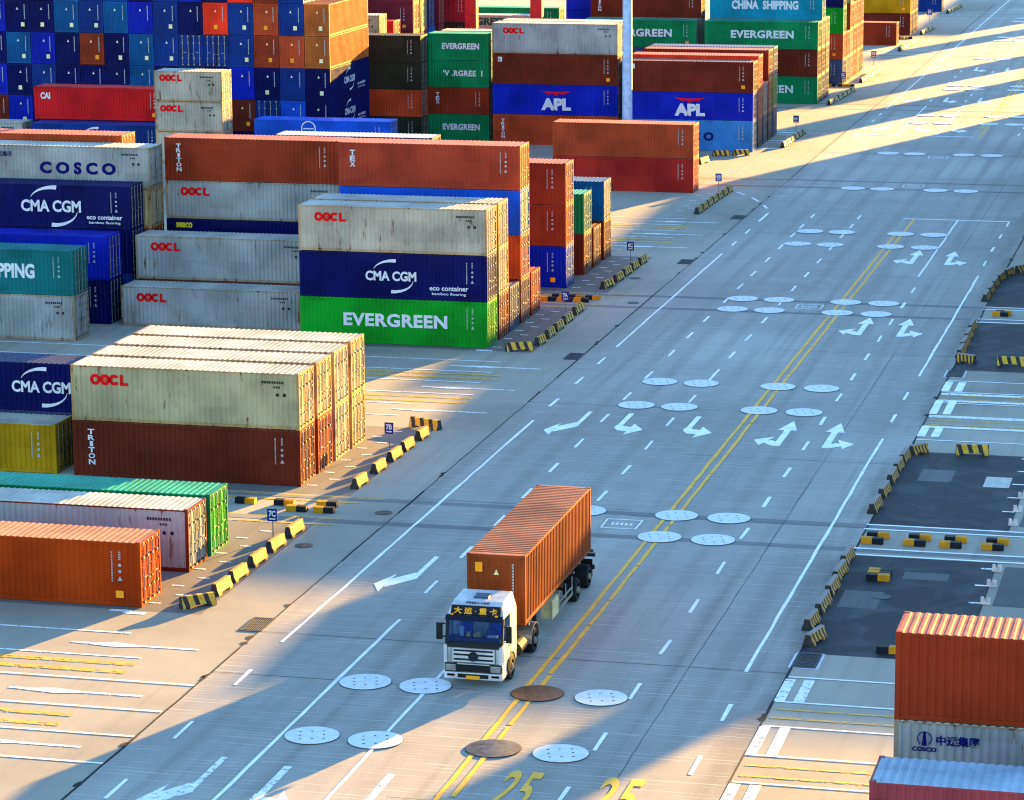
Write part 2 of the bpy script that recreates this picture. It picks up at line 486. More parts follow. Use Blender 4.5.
TIER = {1: ['alone on the ground'], 2: ['bottom of two', 'top of two'], 3: ['bottom of three', 'middle of three', 'top of three'],
        4: ['lowest of four', 'second tier of four', 'third tier of four', 'top of four'],
        5: ['lowest of five', 'second tier of five', 'third tier of five', 'fourth tier of five', 'top of five']}
LOGOWORD = {'oocl': 'red lettering', 'oocl20': 'red lettering', 'cosco': 'navy lettering', 'cosco_cn': 'navy emblem', 'cma': 'white swooshes', 'cma_big': 'white swooshes', 'cma_right': 'white swooshes', 'evergreen': 'white lettering',
            'evergreen_worn': 'worn lettering', 'evergreen_g': 'green lettering', 'apl': 'red eagle', 'triton': 'vertical lettering', 'tex': 'vertical lettering', 'cai': 'white lettering', 'china': 'white lettering',
            'seaco': 'yellow lettering', 'hs': 'small emblem', 'ringlogo': 'ring emblem'}
def stack(where, xr, y, levels, L=L40, detail=2, group='stacked shipping containers'):
    """levels bottom to top: (colour key, logos, height, options)"""
    z = 0
    n = len(levels)
    for i, lv in enumerate(levels):
        key, logos, h = lv[0], lv[1], lv[2]
        opt = lv[3] if len(lv) > 3 else {}
        lw = next((LOGOWORD[g] for g in logos if g in LOGOWORD), None)
        lab = PAL[key][0]+' container'+(' with '+lw if lw else '')+', '+TIER[n][i]+' '+where
        if len(lab.split()) > 16: lab = PAL[key][0]+' container, '+TIER[n][i]+' '+where
        if len(lab.split()) > 16: print('LONG', lab)
        o = dict(detail=detail); o.update(opt)
        container(lab, key, logos, (xr-L/2, y+W/2, z), L, h, group=group, **o)
        z += h

R1, R2, R3, R4 = -46.35, -59.5, -72.5, -85.6
# --- block A: nearest
stack('in the foremost row on the left', R1+.17, 118.72, [('orange', [], H)])
stack('behind the foremost orange one on the left', R1+.17, 124.72, [('grey', [], H, dict(frame='brown'))])
stack('touching the dirty white one on the left', R1+.17, 127.68, [('jade', [], H, dict(door='green'))])
# --- block B
B = [141.63+2.98*k for k in range(4)]
stack('front row of the left-hand stack with white roofs', R1, B[0], [('brown', ['triton'], H), ('cream', ['oocl'], H)])
stack('second row of the left-hand stack with white roofs', R1, B[1], [('rust', [], H), ('cream', ['oocl'], H)])
stack('third row of the left-hand stack with white roofs', R1, B[2], [('white', [], H), ('white', [], H)])
stack('rear row of the left-hand stack with white roofs', R1, B[3], [('cream', [], H), ('cream', [], H)])
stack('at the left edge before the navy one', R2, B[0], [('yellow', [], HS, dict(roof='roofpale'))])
stack('at the left edge behind the mustard one', R2, B[1], [('slate', [], HS), ('navy', ['cma_right'], HS, dict(detail=0))])
# --- block C
C = [179.5, 182.45, 185.3, 188.2, 191.1]
stack('front row of the block over the bright green one', R1, C[0], [('green', ['evergreen'], H), ('navy', ['cma'], H), ('white', ['oocl'], H)])
stack('second row of the block over the bright green one', R1, C[1], [('brown', [], H), ('cream', [], H), ('cream', [], H)])
stack('third row, between taller stacks by the zone sign', R1, C[2], [('slate', [], H)])
stack('fourth row over the bright green one', R1, C[3], [('brown', [], H), ('tan', [], H), ('bright', [], H, dict(door='white')), ('russet', ['tex'], H)])
stack('rear end behind the bright green one', R1, C[4], [('rust', [], H)])
stack('left of the bright green one', R2, C[1], [('grey', ['oocl'], HS)])
stack('second row left of the bright green one', R2, C[2], [('brown', [], HS), ('grey', ['oocl'], H)])
stack('rear row left of the bright green one', R2+.12, 190.9, [('white', [], H), ('navy', ['seaco'], H), ('grey', ['oocl'], HS), ('rust', ['triton'], H)])
stack('at the left edge by the teal one', R3, 176.4, [('grey', [], H), ('teal', ['china'], H)])
stack('at the left edge behind the teal one', R3, 182.4, [('navy', [], H), ('royal', [], H)])
stack('at the left edge behind the royal blue one', R3+.5, C[2], [('blue', [], H), ('navy', [], H), ('navy', ['cma_big'], H)])
stack('at the left edge behind the navy stack', R3+.85, C[3], [('rust', [], H), ('tan', [], HS), ('cream', [], HS), ('grey', ['cosco'], HS+.2)])
stack('at the left edge behind the pale blue-lettered one', R3-2.2, 191.2, [('brown', [], H), ('white', [], H), ('cream', [], H), ('tan', [], HS)])
# --- block D0
stack('front of the block right of the green-based stack', R1-.2, 202.1, [('royal', [], H, dict(door='bright')), ('rust', [], H), ('rust', [], H)])
stack('second row right of the green-based stack', R1-.2, 207.8, [('brown', [], H), ('jade', [], H, dict(door='teal'))])
stack('third row right of the green-based stack', R1-.2, 211.0, [('brown', [], H)])
stack('rear row right of the green-based stack', R1-.2, 214.5, [('brown', [], H), ('steel', [], H, dict(door='grey'))])
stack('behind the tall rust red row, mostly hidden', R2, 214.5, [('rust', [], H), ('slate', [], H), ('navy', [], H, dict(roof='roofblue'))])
# --- block E
stack('in the pair standing alone by the lane markings', R1-.33, 250.7, [('crimson', [], H), ('tan', [], H)])
stack('before the far wall of end-on containers', R3, 248, [('blue', [], H), ('bright', ['ringlogo'], H)])
stack('in the pale twenty-foot stack before the blue wall', R4, 242.5, [('grey', [], HS), ('white', [], HS), ('white', ['oocl20'], HS), ('white', ['oocl20'], HS)], L20)
stack('before the bright red one at upper left', -92.6, 246.6, [('slate', [], HS), ('blue', ['cma'], HS)])
stack('behind the blue one at upper left', -93.4, 249.5, [('brown', [], HS), ('navy', [], HS), ('red', ['cai'], H)])
stack('at the upper left corner beside the blue one', -105.6, 246.6, [('slate', [], HS), ('grey', [], HS)])
# --- block D1 / D2
stack('dark twenty-foot stack beside the lit orange wall', -78.4, 279, [('dark', [], HS), ('tan', [], HS), ('dark', [], HS), ('dark', [], HS)], L20)
stack('twenty-foot stack left of the grey-topped stack', R3, 282, [('jade', ['evergreen'], HS), ('rust', ['tex'], HS), ('jade', ['evergreen_worn'], HS), ('jade', ['evergreen'], HS)], L20)
stack('rear half of the green twenty-foot stack', R3+.4, 285.2, [('brown', [], HS), ('rust', [], HS), ('dark', [], HS), ('cream', [], HS)], L20, 1)
stack('stack left of the lamp mast', R2, 280.3, [('tan', ['triton'], H), ('royal', ['apl'], H), ('brown', ['hs'], H), ('grey', ['oocl'], H)])
stack('second row left of the lamp mast', R2+.15, 283.3, [('dark', [], H), ('dark', [], H), ('slate', [], H), ('cream', [], H)])
D2 = [279+2.95*k for k in range(5)]
stack('front row right of the lamp mast', R1, D2[0], [('sky', ['cosco'], H), ('royal', ['apl'], HS), ('brown', ['hs'], H)])
stack('second row right of the lamp mast', R1, D2[1], [('brown', [], H), ('tan', [], H), ('scarlet', [], H)])
stack('third row right of the lamp mast', R1, D2[2], [('slate', [], H), ('grey', [], H)])
stack('fourth row right of the lamp mast', R1, D2[3], [('brown', [], H), ('rust', [], H), ('brown', [], H)])
stack('rear row right of the lamp mast', R1, D2[4], [('slate', [], H), ('green', [], H), ('blue', [], H)])
# --- E4 / F / G / H, smaller and smaller
stack('front row of the green and blue-green stack far right', R1, 320.4, [('jade', ['evergreen'], H), ('brown', [], H), ('jade', ['evergreen'], H)])
stack('second row of the green and blue-green stack', R1, 323.4, [('slate', [], H), ('brown', [], H), ('grey', [], H), ('aqua', ['china'], H)])
stack('rear row of the green and blue-green stack', R1, 326.5, [('slate', [], H), ('grey', [], H), ('cream', [], H)])
stack('far front row left of the blue-green one', R2, 320.4, [('brown', [], H), ('slate', [], H), ('jade', ['evergreen'], H)])
stack('far second row left of the blue-green one', R2, 323.6, [('brown', [], H), ('rust', [], H), ('grey', [], H), ('brown', ['triton'], H)])
stack('far front row by the low yellow blocks', R1, 340, [('slate', [], H), ('tan', [], H), ('green', [], H), ('navy', [], H)], detail=1)
for i, lv in enumerate(([('grey', [], H), ('rust', [], H)], [('white', [], H), ('cream', [], H), ('tan', [], H), ('cream', [], H)],
                        [('tan', [], H), ('rust', [], H), ('tan', [], H)], [('cream', [], H), ('tan', [], H), ('rust', [], H), ('tan', [], H)], [('brown', [], H), ('tan', [], H), ('tan', [], H), ('cream', [], H)])):
    stack(('next row', 'second row', 'third row', 'fourth row', 'rearmost row')[i]+' behind the far green and navy stack', R1, 343+2.95*i, lv, detail=1)
stack('far away by the sunlit kerb', R1, 390.3, [('rust', [], H)], detail=1)
stack('far away behind the lone brown one', R1, 405.4, [('brown', [], H), ('yellow', [], H)], detail=1)
stack('far away behind the mustard-topped pair', R1, 408.6, [('slate', [], H), ('tan', [], H)], detail=1)
stack('far away, tall row behind the mustard one', R1, 411.6, [('brown', [], H), ('brown', [], H), ('rust', [], H)], detail=1)
stack('at the far end by the last kerb', R1, 445, [('blue', [], H), ('navy', [], H)], detail=1)
# --- upper middle background
stack('standing behind the dark olive stack', R4, 301.8, [('brown', [], H), ('maroon', [], H), ('rust', [], H), ('maroon', [], H), ('maroon', [], H)], detail=1)
stack('second maroon row behind the dark olive stack', R4, 304.8, [('maroon', [], H), ('slate', [], H), ('rust', [], H), ('cream', [], H), ('tan', [], H)], detail=1)
stack('third maroon row behind the dark olive stack', R4, 307.8, [('blue', [], H), ('blue', [], H), ('bright', [], H), ('blue', [], H)], detail=1)
stack('fourth maroon row behind the dark olive stack', R4, 311.8, [('slate', [], H), ('maroon', [], H), ('maroon', [], H), ('maroon', [], H), ('maroon', [], H)], detail=1)
stack('small stack left of the maroon one', -84.8, 287, [('white', [], H), ('tan', [], H), ('white', [], H), ('cream', [], H)], L20, 1)
stack('half-length stack before the maroon one', -85.7, 295, [('tan', [], HS), ('rust', [], HS), ('brown', [], HS), ('red', [], HS)], L20, 1)
stack('just left of the red crane legs', -82.7, 314, [('brown', [], H), ('blue', [], H), ('dark', [], H), ('maroon', [], H), ('maroon', [], H)], detail=1)
stack('behind the red crane legs, front row', -78.4, 324, [('slate', [], H), ('brown', [], H), ('white', ['evergreen_g'], H)], detail=1)
stack('behind the red crane legs, rear row', -77.8, 334.7, [('brown', [], H), ('rust', [], H), ('jade', [], H)], detail=1)
stack('far away behind the grey-topped stack', -64.4, 333, [('brown', [], H), ('slate', [], H), ('royal', [], H), ('royal', [], H)], detail=1)

# --- far stack whose blank ends face us (long axis along the road)
PITCH, WS = 2.412, 2.365
GRID = [  # rows bottom to top, columns left to right (14 columns)
 ['navy','blue','navy','navy','blue','navy','navy','blue','navy','brown','navy','blue','navy','navy'],
 ['brown','royal','navy','blue','navy','navy','navy','blue','navy','royal','brown','blue*','bright','navy'],
 ['royal','navy','blue','navy','navy','navy','steel','navy','blue','navy','royal','navy','blue','navy'],
 ['navy','steel','royal','navy','rust','navy','steel','blue','blue*','blue*','blue','rust','tan','ochre'],
 ['royal','navy','navy','steel','blue!','steel','royal','blue','navy','scarlet','blue','tan','blue','ochre'],
 ['navy','brown','navy','sky','blue','blue','navy','blue','royal','navy','scarlet','rust','blue',None],
]
ORD = ['rightmost', 'second', 'third', 'fourth', 'fifth', 'sixth', 'seventh', 'eighth', 'ninth', 'tenth', 'eleventh', 'twelfth', 'thirteenth', 'leftmost']
TORD = ['ground', 'second', 'third', 'fourth', 'fifth', 'topmost']
for r, row in enumerate(GRID):
    for c, key in enumerate(row):
        if key is None: continue
        doors = key.endswith('*'); star = key.endswith('!')
        key = key.rstrip('*!')
        right = (c == 13)
        k = 13-c
        col = ORD[k]+(' column from the right' if 0 < k < 13 else ' column')
        lab = PAL[key][0]+(' door end' if doors else ' end')+' in the far end-on wall, '+col+', '+TORD[r]+' tier'
        cx = -82.2-WS/2-PITCH*k
        logos = []
        if right and r in (1, 2): logos = ['cma']
        container(lab, key, logos, (cx, 262.2+L40/2, r*(H+.024)), L40, H, rotz=(-PI/2 if doors else PI/2), detail=2 if doors else 1, wid=WS, blank=not doors,
                  group='end-on containers in the far wall', sides=('front',), roof='roof')
        if star:
            pass
# --- right-hand yard
X0 = -10.62
container('rust red container on top of the stack at lower right', 'rust', [], (X0+L40/2, 92.3+W/2, 2*H), L40, H, rotz=PI, group='right-hand stacked containers', sides=('back',))
container('grey container with navy emblem under the rust red one at lower right', 'grey', ['cosco_cn'], (X0+L40/2, 92.3+W/2, H), L40, H, group='right-hand stacked containers')
container('brown container at the foot of the stack at lower right', 'brown', [], (X0+L40/2, 92.3+W/2, 0), L40, H, group='right-hand stacked containers')
container('dull rose red container with sky-tinted blue roof in the lower right corner', 'rose', [], (X0+L40/2, 86.2+W/2, H), L40, H, roof='roofblue', group='right-hand stacked containers')
container('slate blue container under the sky-tinted blue roof in the lower right corner', 'slate', [], (X0+L40/2, 86.2+W/2, 0), L40, H, group='right-hand stacked containers')

# ------------------------------------------------------------------ ground, road and markings
def concrete(name, base, groove=.35, slab=True, stain=.5, lines=True):
    k = N(name); P = k.pos()
    sep = k.n('ShaderNodeSeparateXYZ'); k.l(P, sep.inputs[0])
    big = k.noise(P, .045, 5, .6); mid = k.noise(P, .5, 5, .65); fine = k.noise(P, 14, 3, .6)
    dk = tuple(c*.62 for c in base[:3])+(1,); lt = tuple(min(1, c*1.22) for c in base[:3])+(1,)
    c = k.mix(k.ramp(big, .3, .7), dk, lt)
    c = k.mix(k.math('MULTIPLY', k.ramp(mid, .35, .75), .5), c, base)
    if slab:   # casting bays along the road and cross joints
        fx = k.math('FLOOR', k.math('DIVIDE', k.math('ADD', sep.outputs[0], 40.05), 6.2))
        fy = k.math('FLOOR', k.math('DIVIDE', k.math('ADD', sep.outputs[1], k.math('MULTIPLY', fx, 7.3)), 31))
        cv = k.n('ShaderNodeCombineXYZ'); k.l(fx, cv.inputs[0]); k.l(fy, cv.inputs[1])
        wn = k.n('ShaderNodeTexWhiteNoise'); k.l(cv.outputs[0], wn.inputs['Vector'])
        c = k.mix(k.math('MULTIPLY', wn.outputs['Value'], .55), c, tuple(x*.66 for x in base[:3])+(1,))
    if lines:
        # dark wheel paths, two to a lane, and grime washed against the right-hand kerb line
        u = k.math('FRACT', k.math('DIVIDE', k.math('ADD', sep.outputs[0], 38.62), 3.87))
        wp = k.math('ABSOLUTE', k.math('SUBTRACT', k.math('ABSOLUTE', k.math('SUBTRACT', u, .5)), .24))
        wob0 = k.noise(k.scale(P, (.5, .03, 1)), 1.0, 3)
        f = k.math('MULTIPLY', k.math('SUBTRACT', 1.0, k.ramp(wp, .03, .16)), k.ramp(wob0, .36, .62))
        c = k.mix(k.math('MULTIPLY', f, .6), c, tuple(x*.55 for x in base[:3])+(1,))
        gr = k.math('MULTIPLY', k.ramp(sep.outputs[0], -20.6, -17.6), k.ramp(k.noise(k.scale(P, (.5, .06, 1)), 1.0, 4), .42, .6))
        c = k.mix(k.math('MULTIPLY', gr, .6), c, tuple(x*.3 for x in base[:3])+(1,))
    # tyre-polished and oily tracks run along the road
    tr = k.noise(k.scale(P, (1.15, .018, 1)), 1.0, 5, .7)
    c = k.mix(k.math('MULTIPLY', k.ramp(tr, .5, .72), stain), c, tuple(x*.45 for x in base[:3])+(1,))
    sp = k.noise(k.scale(P, (1, .35, 1)), .8, 6, .75)
    c = k.mix(k.math('MULTIPLY', k.ramp(sp, .62, .74), stain*.6), c, tuple(x*.35 for x in base[:3])+(1,))
    c = k.mix(k.math('MULTIPLY', k.ramp(fine, .4, .8), .34), c, lt)
    bump = fine
    if lines:  # brushed / sawn transverse grooves
        wob = k.math('MULTIPLY', k.noise(k.scale(P, (.2, .9, 1)), 1.0, 2), .5)
        g = k.math('FRACT', k.math('DIVIDE', k.math('ADD', sep.outputs[1], wob), groove))
        gl = k.math('MULTIPLY', k.math('LESS_THAN', g, .22), k.ramp(k.noise(k.scale(P, (.35, 2.5, 1)), 1.0, 3), .42, .66))
        c = k.mix(k.math('MULTIPLY', gl, .38), c, tuple(min(1, x*1.75) for x in base[:3])+(1,))
    MAT[name] = k.out(c, .82, 0, (bump, .25, .01), .25)
    return MAT[name]
ROAD = concrete('road_concrete', lin(162, 156, 146))
YARD = concrete('yard_concrete', lin(154, 146, 131), groove=.8, slab=False, stain=.4, lines=False)
ISLE = concrete('dark_asphalt', lin(112, 106, 100), slab=False, stain=.45, lines=False)
BLACKTOP = concrete('black_asphalt', lin(38, 39, 44), slab=False, stain=.3, lines=False)
def scuffed(m):
    t = m.node_tree; b = t.nodes['Principled BSDF']; src = b.inputs['Base Color'].links[0].from_socket
    geo = t.nodes.new('ShaderNodeNewGeometry'); n1 = t.nodes.new('ShaderNodeTexNoise'); n1.inputs['Scale'].default_value = .42; n1.inputs['Detail'].default_value = 6; n1.inputs['Distortion'].default_value = 1.2; n1.inputs['Roughness'].default_value = .6
    mr = t.nodes.new('ShaderNodeMapRange'); mr.inputs[1].default_value = .46; mr.inputs[2].default_value = .74; mr.inputs[4].default_value = .38
    mx = t.nodes.new('ShaderNodeMix'); mx.data_type = 'RGBA'; mx.inputs[7].default_value = lin(100, 99, 102)
    t.links.new(geo.outputs['Position'], n1.inputs['Vector']); t.links.new(n1.outputs[0], mr.inputs[0]); t.links.new(mr.outputs[0], mx.inputs[0]); t.links.new(src, mx.inputs[6]); t.links.new(mx.outputs[2], b.inputs['Base Color'])
scuffed(BLACKTOP)
STRIP = concrete('runway_strip', lin(118, 116, 114), slab=False, lines=False, stain=.3)

def worn(name, col, wear=.5):
    k = N(name); P = k.pos()
    w = k.noise(P, 3.1, 6, .75)
    c = k.mix(k.ramp(k.noise(P, 1.2, 3), .3, .7), tuple(x*.8 for x in col[:3])+(1,), col)
    k.out(c, .7)
    tr = k.n('ShaderNodeBsdfTransparent'); mx = k.n('ShaderNodeMixShader')
    k.l(k.ramp(w, wear-.03, wear+.05), mx.inputs[0])
    # where the noise is high the paint is gone and the concrete shows
    k.l(k.b.outputs[0], mx.inputs[1]); k.l(tr.outputs[0], mx.inputs[2])
    k.l(mx.outputs[0], k.t.nodes['Material Output'].inputs[0])
    return k.m
PWHITE = worn('road_paint_white', (.92, .92, .9, 1), .70)
PFADED = worn('road_paint_faded_white', (.85, .85, .83, 1), .57)
PYEL = worn('road_paint_yellow', (.88, .42, .006, 1), .7)
PYFADED = worn('road_paint_faded_yellow', lin(214, 166, 50), .54)

class Sheet:
    def __init__(s, z): s.b = MB(); s.z0 = z; s.k = 0; s.r = random.Random(3)
    @property
    def z(s): return s.z0
    def up(s):      # strokes that cross lie a hair above one another, never in one plane
        s.k = (s.k+1) % 7; return s.z0+.0007*s.k
    def rect(s, x0, x1, y0, y1):
        z = s.z0 if x1-x0 > 30 and y1-y0 > 8 else s.up()
        s.b.face([(x0,y0,z),(x1,y0,z),(x1,y1,z),(x0,y1,z)])
    def vline(s, x, y0, y1, w=.15):
        """a line along the road, hand-laid: its edges wander a little"""
        n = max(1, int((y1-y0)/1.6)); w0 = w; z = s.up()
        p = [(x+s.r.uniform(-.025, .025), w0*s.r.uniform(.82, 1.15)) for _ in range(n+1)]
        for i in range(n):
            ya, yb = y0+(y1-y0)*i/n, y0+(y1-y0)*(i+1)/n
            s.b.face([(p[i][0]-p[i][1]/2, ya, z), (p[i][0]+p[i][1]/2, ya, z), (p[i+1][0]+p[i+1][1]/2, yb, z), (p[i+1][0]-p[i+1][1]/2, yb, z)])
    def hline(s, x0, x1, y, w=.15): s.rect(x0, x1, y-w/2, y+w/2)
    def poly(s, pts):
        z = s.up(); s.b.face([(x, y, z) for x, y in pts])
    def bar(s, a, b, w):
        a, b = Vector((a[0], a[1])), Vector((b[0], b[1])); d = (b-a).normalized(); n = Vector((-d.y, d.x))*w/2
        s.poly([a-n, b-n, b+n, a+n])
    def head(s, tip, base, w):
        t, b = Vector(tip), Vector(base); d = (t-b).normalized(); n = Vector((-d.y, d.x))*w/2
        s.poly([b-n, t, b+n])
    def done(s, name, mat): return struct(link(name, s.b.mesh(name, fix=False), mat))

g = Sheet(0); g.rect(-900, 420, -60, 2200); g.done('ground', YARD)
g = Sheet(.004); g.rect(-40.05, -17.5, 40, 1500); g.done('road', ROAD)
g = Sheet(.0015)
for k in range(-1, 2):
    y = 60.4*k
    for a, b in ((118.3, 134.3), (140.3, 156.2)): g.rect(-47.6-10, -43.35, y+a, y+b)
g.done('island_asphalt', ISLE)
g = Sheet(.0015)
for k in range(-1, 6):
    y = 60.4*k
    for a, b in ((118.2, 134.2), (140.2, 156.2)): g.rect(-17.45, -10.9, y+a, y+b)
g.done('pad_asphalt', BLACKTOP)
g = Sheet(.008)
for k in range(-1, 6):
    y = 60.4*k
    g.rect(-60, -8, y+134.9, y+135.6); g.rect(-60, -8, y+139.4, y+140.1)
for y in (256, 280.2, 311): g.rect(-40, -17.6, y-.12, y+.12)
g.done('crane_runway_strip', STRIP)
# saw-cut joints
g = Sheet(.0135)
JNT = plain('joint_sealant', lin(38, 36, 36), .9)
r = random.Random(5)
for x, w in ((-40.05, .075), (-17.5, .08), (-21.5, .02)):
    y = 80
    while y < 460:
        L = r.uniform(3, 9); g.vline(x, y, y+L, w*r.uniform(.6, 1.5)); y += L
for y in range(86, 450, 6):
    for x0, x1 in ((-40, -29), (-29, -17.5)):
        if r.random() < .22: g.hline(x0, x1, y+r.uniform(-1, 1), .035)
for _ in range(46):       # spalled joint edges
    x = r.choice((-40.05, -17.5)); y = r.uniform(92, 260)
    g.poly([(x-.06+r.uniform(-.12, .12)*math.cos(a)-.12*math.cos(a), y+r.uniform(.2, .45)*math.sin(a)) for a in [i*PI/3 for i in range(6)]])
g.done('pavement_joints', JNT)
# rust and light repair patches
g = Sheet(.007)
g.rect(-14.8, -12.8, 130.6, 131.8); g.rect(-17.0, -15.3, 125.4, 128.2); g.rect(-16.3, -14.6, 149.6, 152.2); g.rect(-10.5, -2, 127, 133.6); g.rect(-10.5, -2, 141.2, 147.6)
g.done('repair_patch', concrete('repair_concrete', lin(92, 90, 90), slab=False, lines=False, stain=.6))
g = Sheet(.012); g.rect(-12.95, -11.65, 148.9, 151.2); g.done('pale_cover_slab', plain('pale_slab', lin(196, 190, 178), .8))

wh = Sheet(.019); fw = Sheet(.013); yl = Sheet(.024); fy = Sheet(.0125)
S = lambda x, *seg: [wh.vline(x, a, b) for a, b in seg]
D = lambda x, ys, L=2.15: [wh.vline(x, y, y+L, .17) for y in ys]
S(-38.62, (115, 159.5), (181.5, 219.2), (316.9, 470))
D(-38.58, (88.5, 95.1, 102, 108.9, 163.3, 169.8, 175.9, 223.1, 229.2, 235.6, 292, 298.5, 305, 311))
for a, b in (((-43.3, 252.1), (-42.2, 250.3)), ((-41.35, 248.8), (-40.4, 246.6)), ((-39.7, 244.7), (-39.1, 242.8)), ((-38.6, 236), (-38.6, 240.3))): wh.bar(a, b, .2)
S(-34.8, (86, 119.4), (294.6, 321)); D(-34.88, (123.6, 129.8, 135.9, 141.6, 147.4, 153.3, 159.8, 165.9, 172.2, 179.2, 185.3, 191.2, 198.5, 204.2, 209.7, 216, 222.2, 228, 232.6, 238.4))
D(-34.9, (325, 331.5, 344, 350.5, 357, 380, 387, 393, 409, 416))
S(-30.98, (86, 113.5), (295, 321.6)); D(-31.12, (123.4, 129.6, 135.8, 141.9, 147.7, 153.6, 159.6, 166, 172, 173.7, 179.4, 185.3, 191.5, 198.4, 204.1, 210, 216.2, 222.5, 228.3, 233.6, 238.4))
D(-31.2, (325, 331.5, 344, 350.5, 357, 380, 387, 393, 409, 416))
D(-22.98, (97.8, 104.1, 110.5, 116.7, 123.1, 129.6, 136, 142.4, 148.9, 155.2, 161.6, 168.1, 174.2, 180.5, 186.6, 192.6, 198.9, 205))
S(-23.28, (211.8, 239.3)); D(-23.2, (296, 302, 318, 324, 330, 345, 351))
S(-19.2, (115.1, 158.9), (176.2, 213)); D(-19.03, (96, 102.2, 108.6)); D(-19.28, (163.1, 169.3, 217.5, 224, 230.5))
wh.hline(-27.62, -19.2, 239.35, .3); wh.vline(-19.25, 236.8, 239.2); wh.hline(-39, -27.4, 294.3, .35)
S(-19.3, (262, 300), (322, 400))
yl_r = random.Random(9)
def dbl(y0, y1):
    y = y0
    while y < y1:
        L = yl_r.uniform(3, 9)
        if yl_r.random() < .93: yl.vline(-27.22, y, min(y+L, y1), .2)
        if yl_r.random() < .9: yl.vline(-26.72, y, min(y+L*.97, y1), .19)
        y += L
dbl(84, 239.2); dbl(294, 520)
# turn arrows: dog-leg arrows for the lanes towards us, forked ones for the lanes away
def leg_left(x, y, sh=wh):      # tail far, head to the left
    sh.bar((x, y+5.1), (x, y+1.2), .24); sh.poly([(x-.18, y+2.2), (x+.18, y+1.2), (x-.85, y-.45), (x-1.0, y-.3), (x-1.0, y+.85)]); sh.poly([(x-.95, y+1.8), (x-.95, y-1.3), (x-1.5, y-.05)])
def leg_right(x, y, sh=wh):
    sh.bar((x, y+4.0), (x, y+.2), .3); sh.poly([(x-.21, y+.9), (x-.21, y+.2), (x+.1, y-.5), (x+.75, y-.6), (x+.75, y+.45), (x+.2, y+.7)]); sh.poly([(x+.7, y+1.35), (x+.62, y-1.5), (x+1.45, y-.1)])
def fork(x, y, s, sh=wh):       # straight on plus a side head
    sh.bar((x, y), (x-.02*s, y+4.3), .36); sh.head((x, y+6.4), (x, y+4.0), 1.05)
    sh.bar((x, y+.25), (x+.72*s, y+1.15), .7); sh.head((x+1.4*s, y+1.3), (x+.66*s, y+1.12), 2.3)
for y in (124.7, 157.3): leg_left(-36.0, y)
leg_left(-36.0, 95.3, fw); leg_right(-33.4, 95.9, fw); leg_right(-29.5, 95.9, fw)
for x in (-33.65, -29.83): leg_right(x, 158.4)
for y in (155.9, 188.6, 217.2): fork(-24.5, y, -1); fork(-21.9, y, 1)
for y in (298.6, 325, 359):
    leg_left(-36.4, y); leg_right(-33.4, y+.3); leg_right(-29.8, y+.3)
# outlined panels between the crane plates
for y in (137.6, 198.2, 258.6, 278.2):
    x0, x1, h = -29.85, -28.15, .85
    wh.hline(x0, x1, y-h, .1); wh.hline(x0, x1, y+h, .1); wh.vline(x0, y-h, y+h, .08); wh.vline(x1, y-h, y+h, .08)
    for i in range(5): fw.rect(x0+.35+i*.22, x0+.47+i*.22, y-.2, y+.2)
# truck lanes across the yard, both sides of the main road
for k in (-1, 0, 1, 2, 3, 4):
    o = 60.5*k
    for y in (98.7, 101.9, 105.0, 108.5, 111.6, 114.9):
        full = k == 0 or k == -1
        e = {98.7: -40.1, 101.9: -40.1, 105.0: -40.15, 108.5: -40.1, 111.6: -43.5, 114.9: -45.2}[y]
        (wh if full and y < 110 else fw).hline(-110 if k < 2 else -70, e if full else -43.6-(y % 3), y+o, .16)
        if k <= 1: wh.hline(-17.42, 12, y+o-.1, .15)
    for y in (110.7, 109.6, 103.9, 102.7):
        (yl if False else fy).hline(-110, -43.4, y+o, .42)
        if k <= 1: fy.hline(-17.3, 10, y+o-.15, .2)
    if k <= 0:
        for y0, y1 in ((111.5, 114.5), (104.8, 108.3), (98.4, 101.6)):
            for x0 in (-17.5, -16.75): fw.poly([(x0, y0+o), (x0+.42, y0+o), (x0+.42, y1+o), (x0, y1+o)])
    if k == 1:
        for y0, y1 in ((159.9, 162.6), (165.8, 169.6), (172.2, 175)):
            for x0 in (-17.5, -16.75): wh.rect(x0, x0+.45, y0, y1)
    for y in (113.2, 106.7, 100.3):
        fw.rect(-47.2, -41.6, y+o-.1, y+o+.1); fw.poly([(-46.9, y+o-.1), (-45.2, y+o-.34), (-44.2, y+o-.12), (-44.2, y+o+.12), (-45.4, y+o+.3)])
for y in (171.9, 170.0, 165.6, 162.9):
    fw.hline(-17.4, 10, y-.45, .5)
for k in (-1, 0, 1, 2):
    o = 60.4*k
    for y in (134.35, 135.5, 139.2, 139.9+.15): wh.hline(-17.6, 8, y+o, .2)
    for y in (134.45, 135.7, 139.95, 138.9): fy.hline(-70, -41.3 if y > 139 else -42.5, y+o, .2)
    for a, b in ((119.5, 133), (142, 155)):         # slot marks painted in front of every bay
        y = a+o
        while y < b+o:
            for x in (-45.9, -45.2): fw.rect(x-.28, x+.28, y, y+.16); y += 1.45
            fw.rect(-11.55, -10.95, y-1, y-.8)
for x0, y0 in ((-46.9, 117.9), (-46.2, 117.7), (-46.4, 178.6)): fw.rect(x0-.5, x0+.5, y0, y0+.35)
wh.done('white_lane_markings', PWHITE); fw.done('faded_lane_markings', PFADED); yl.done('yellow_lane_markings', PYEL); fy.done('faded_yellow_lane_markings', PYFADED)
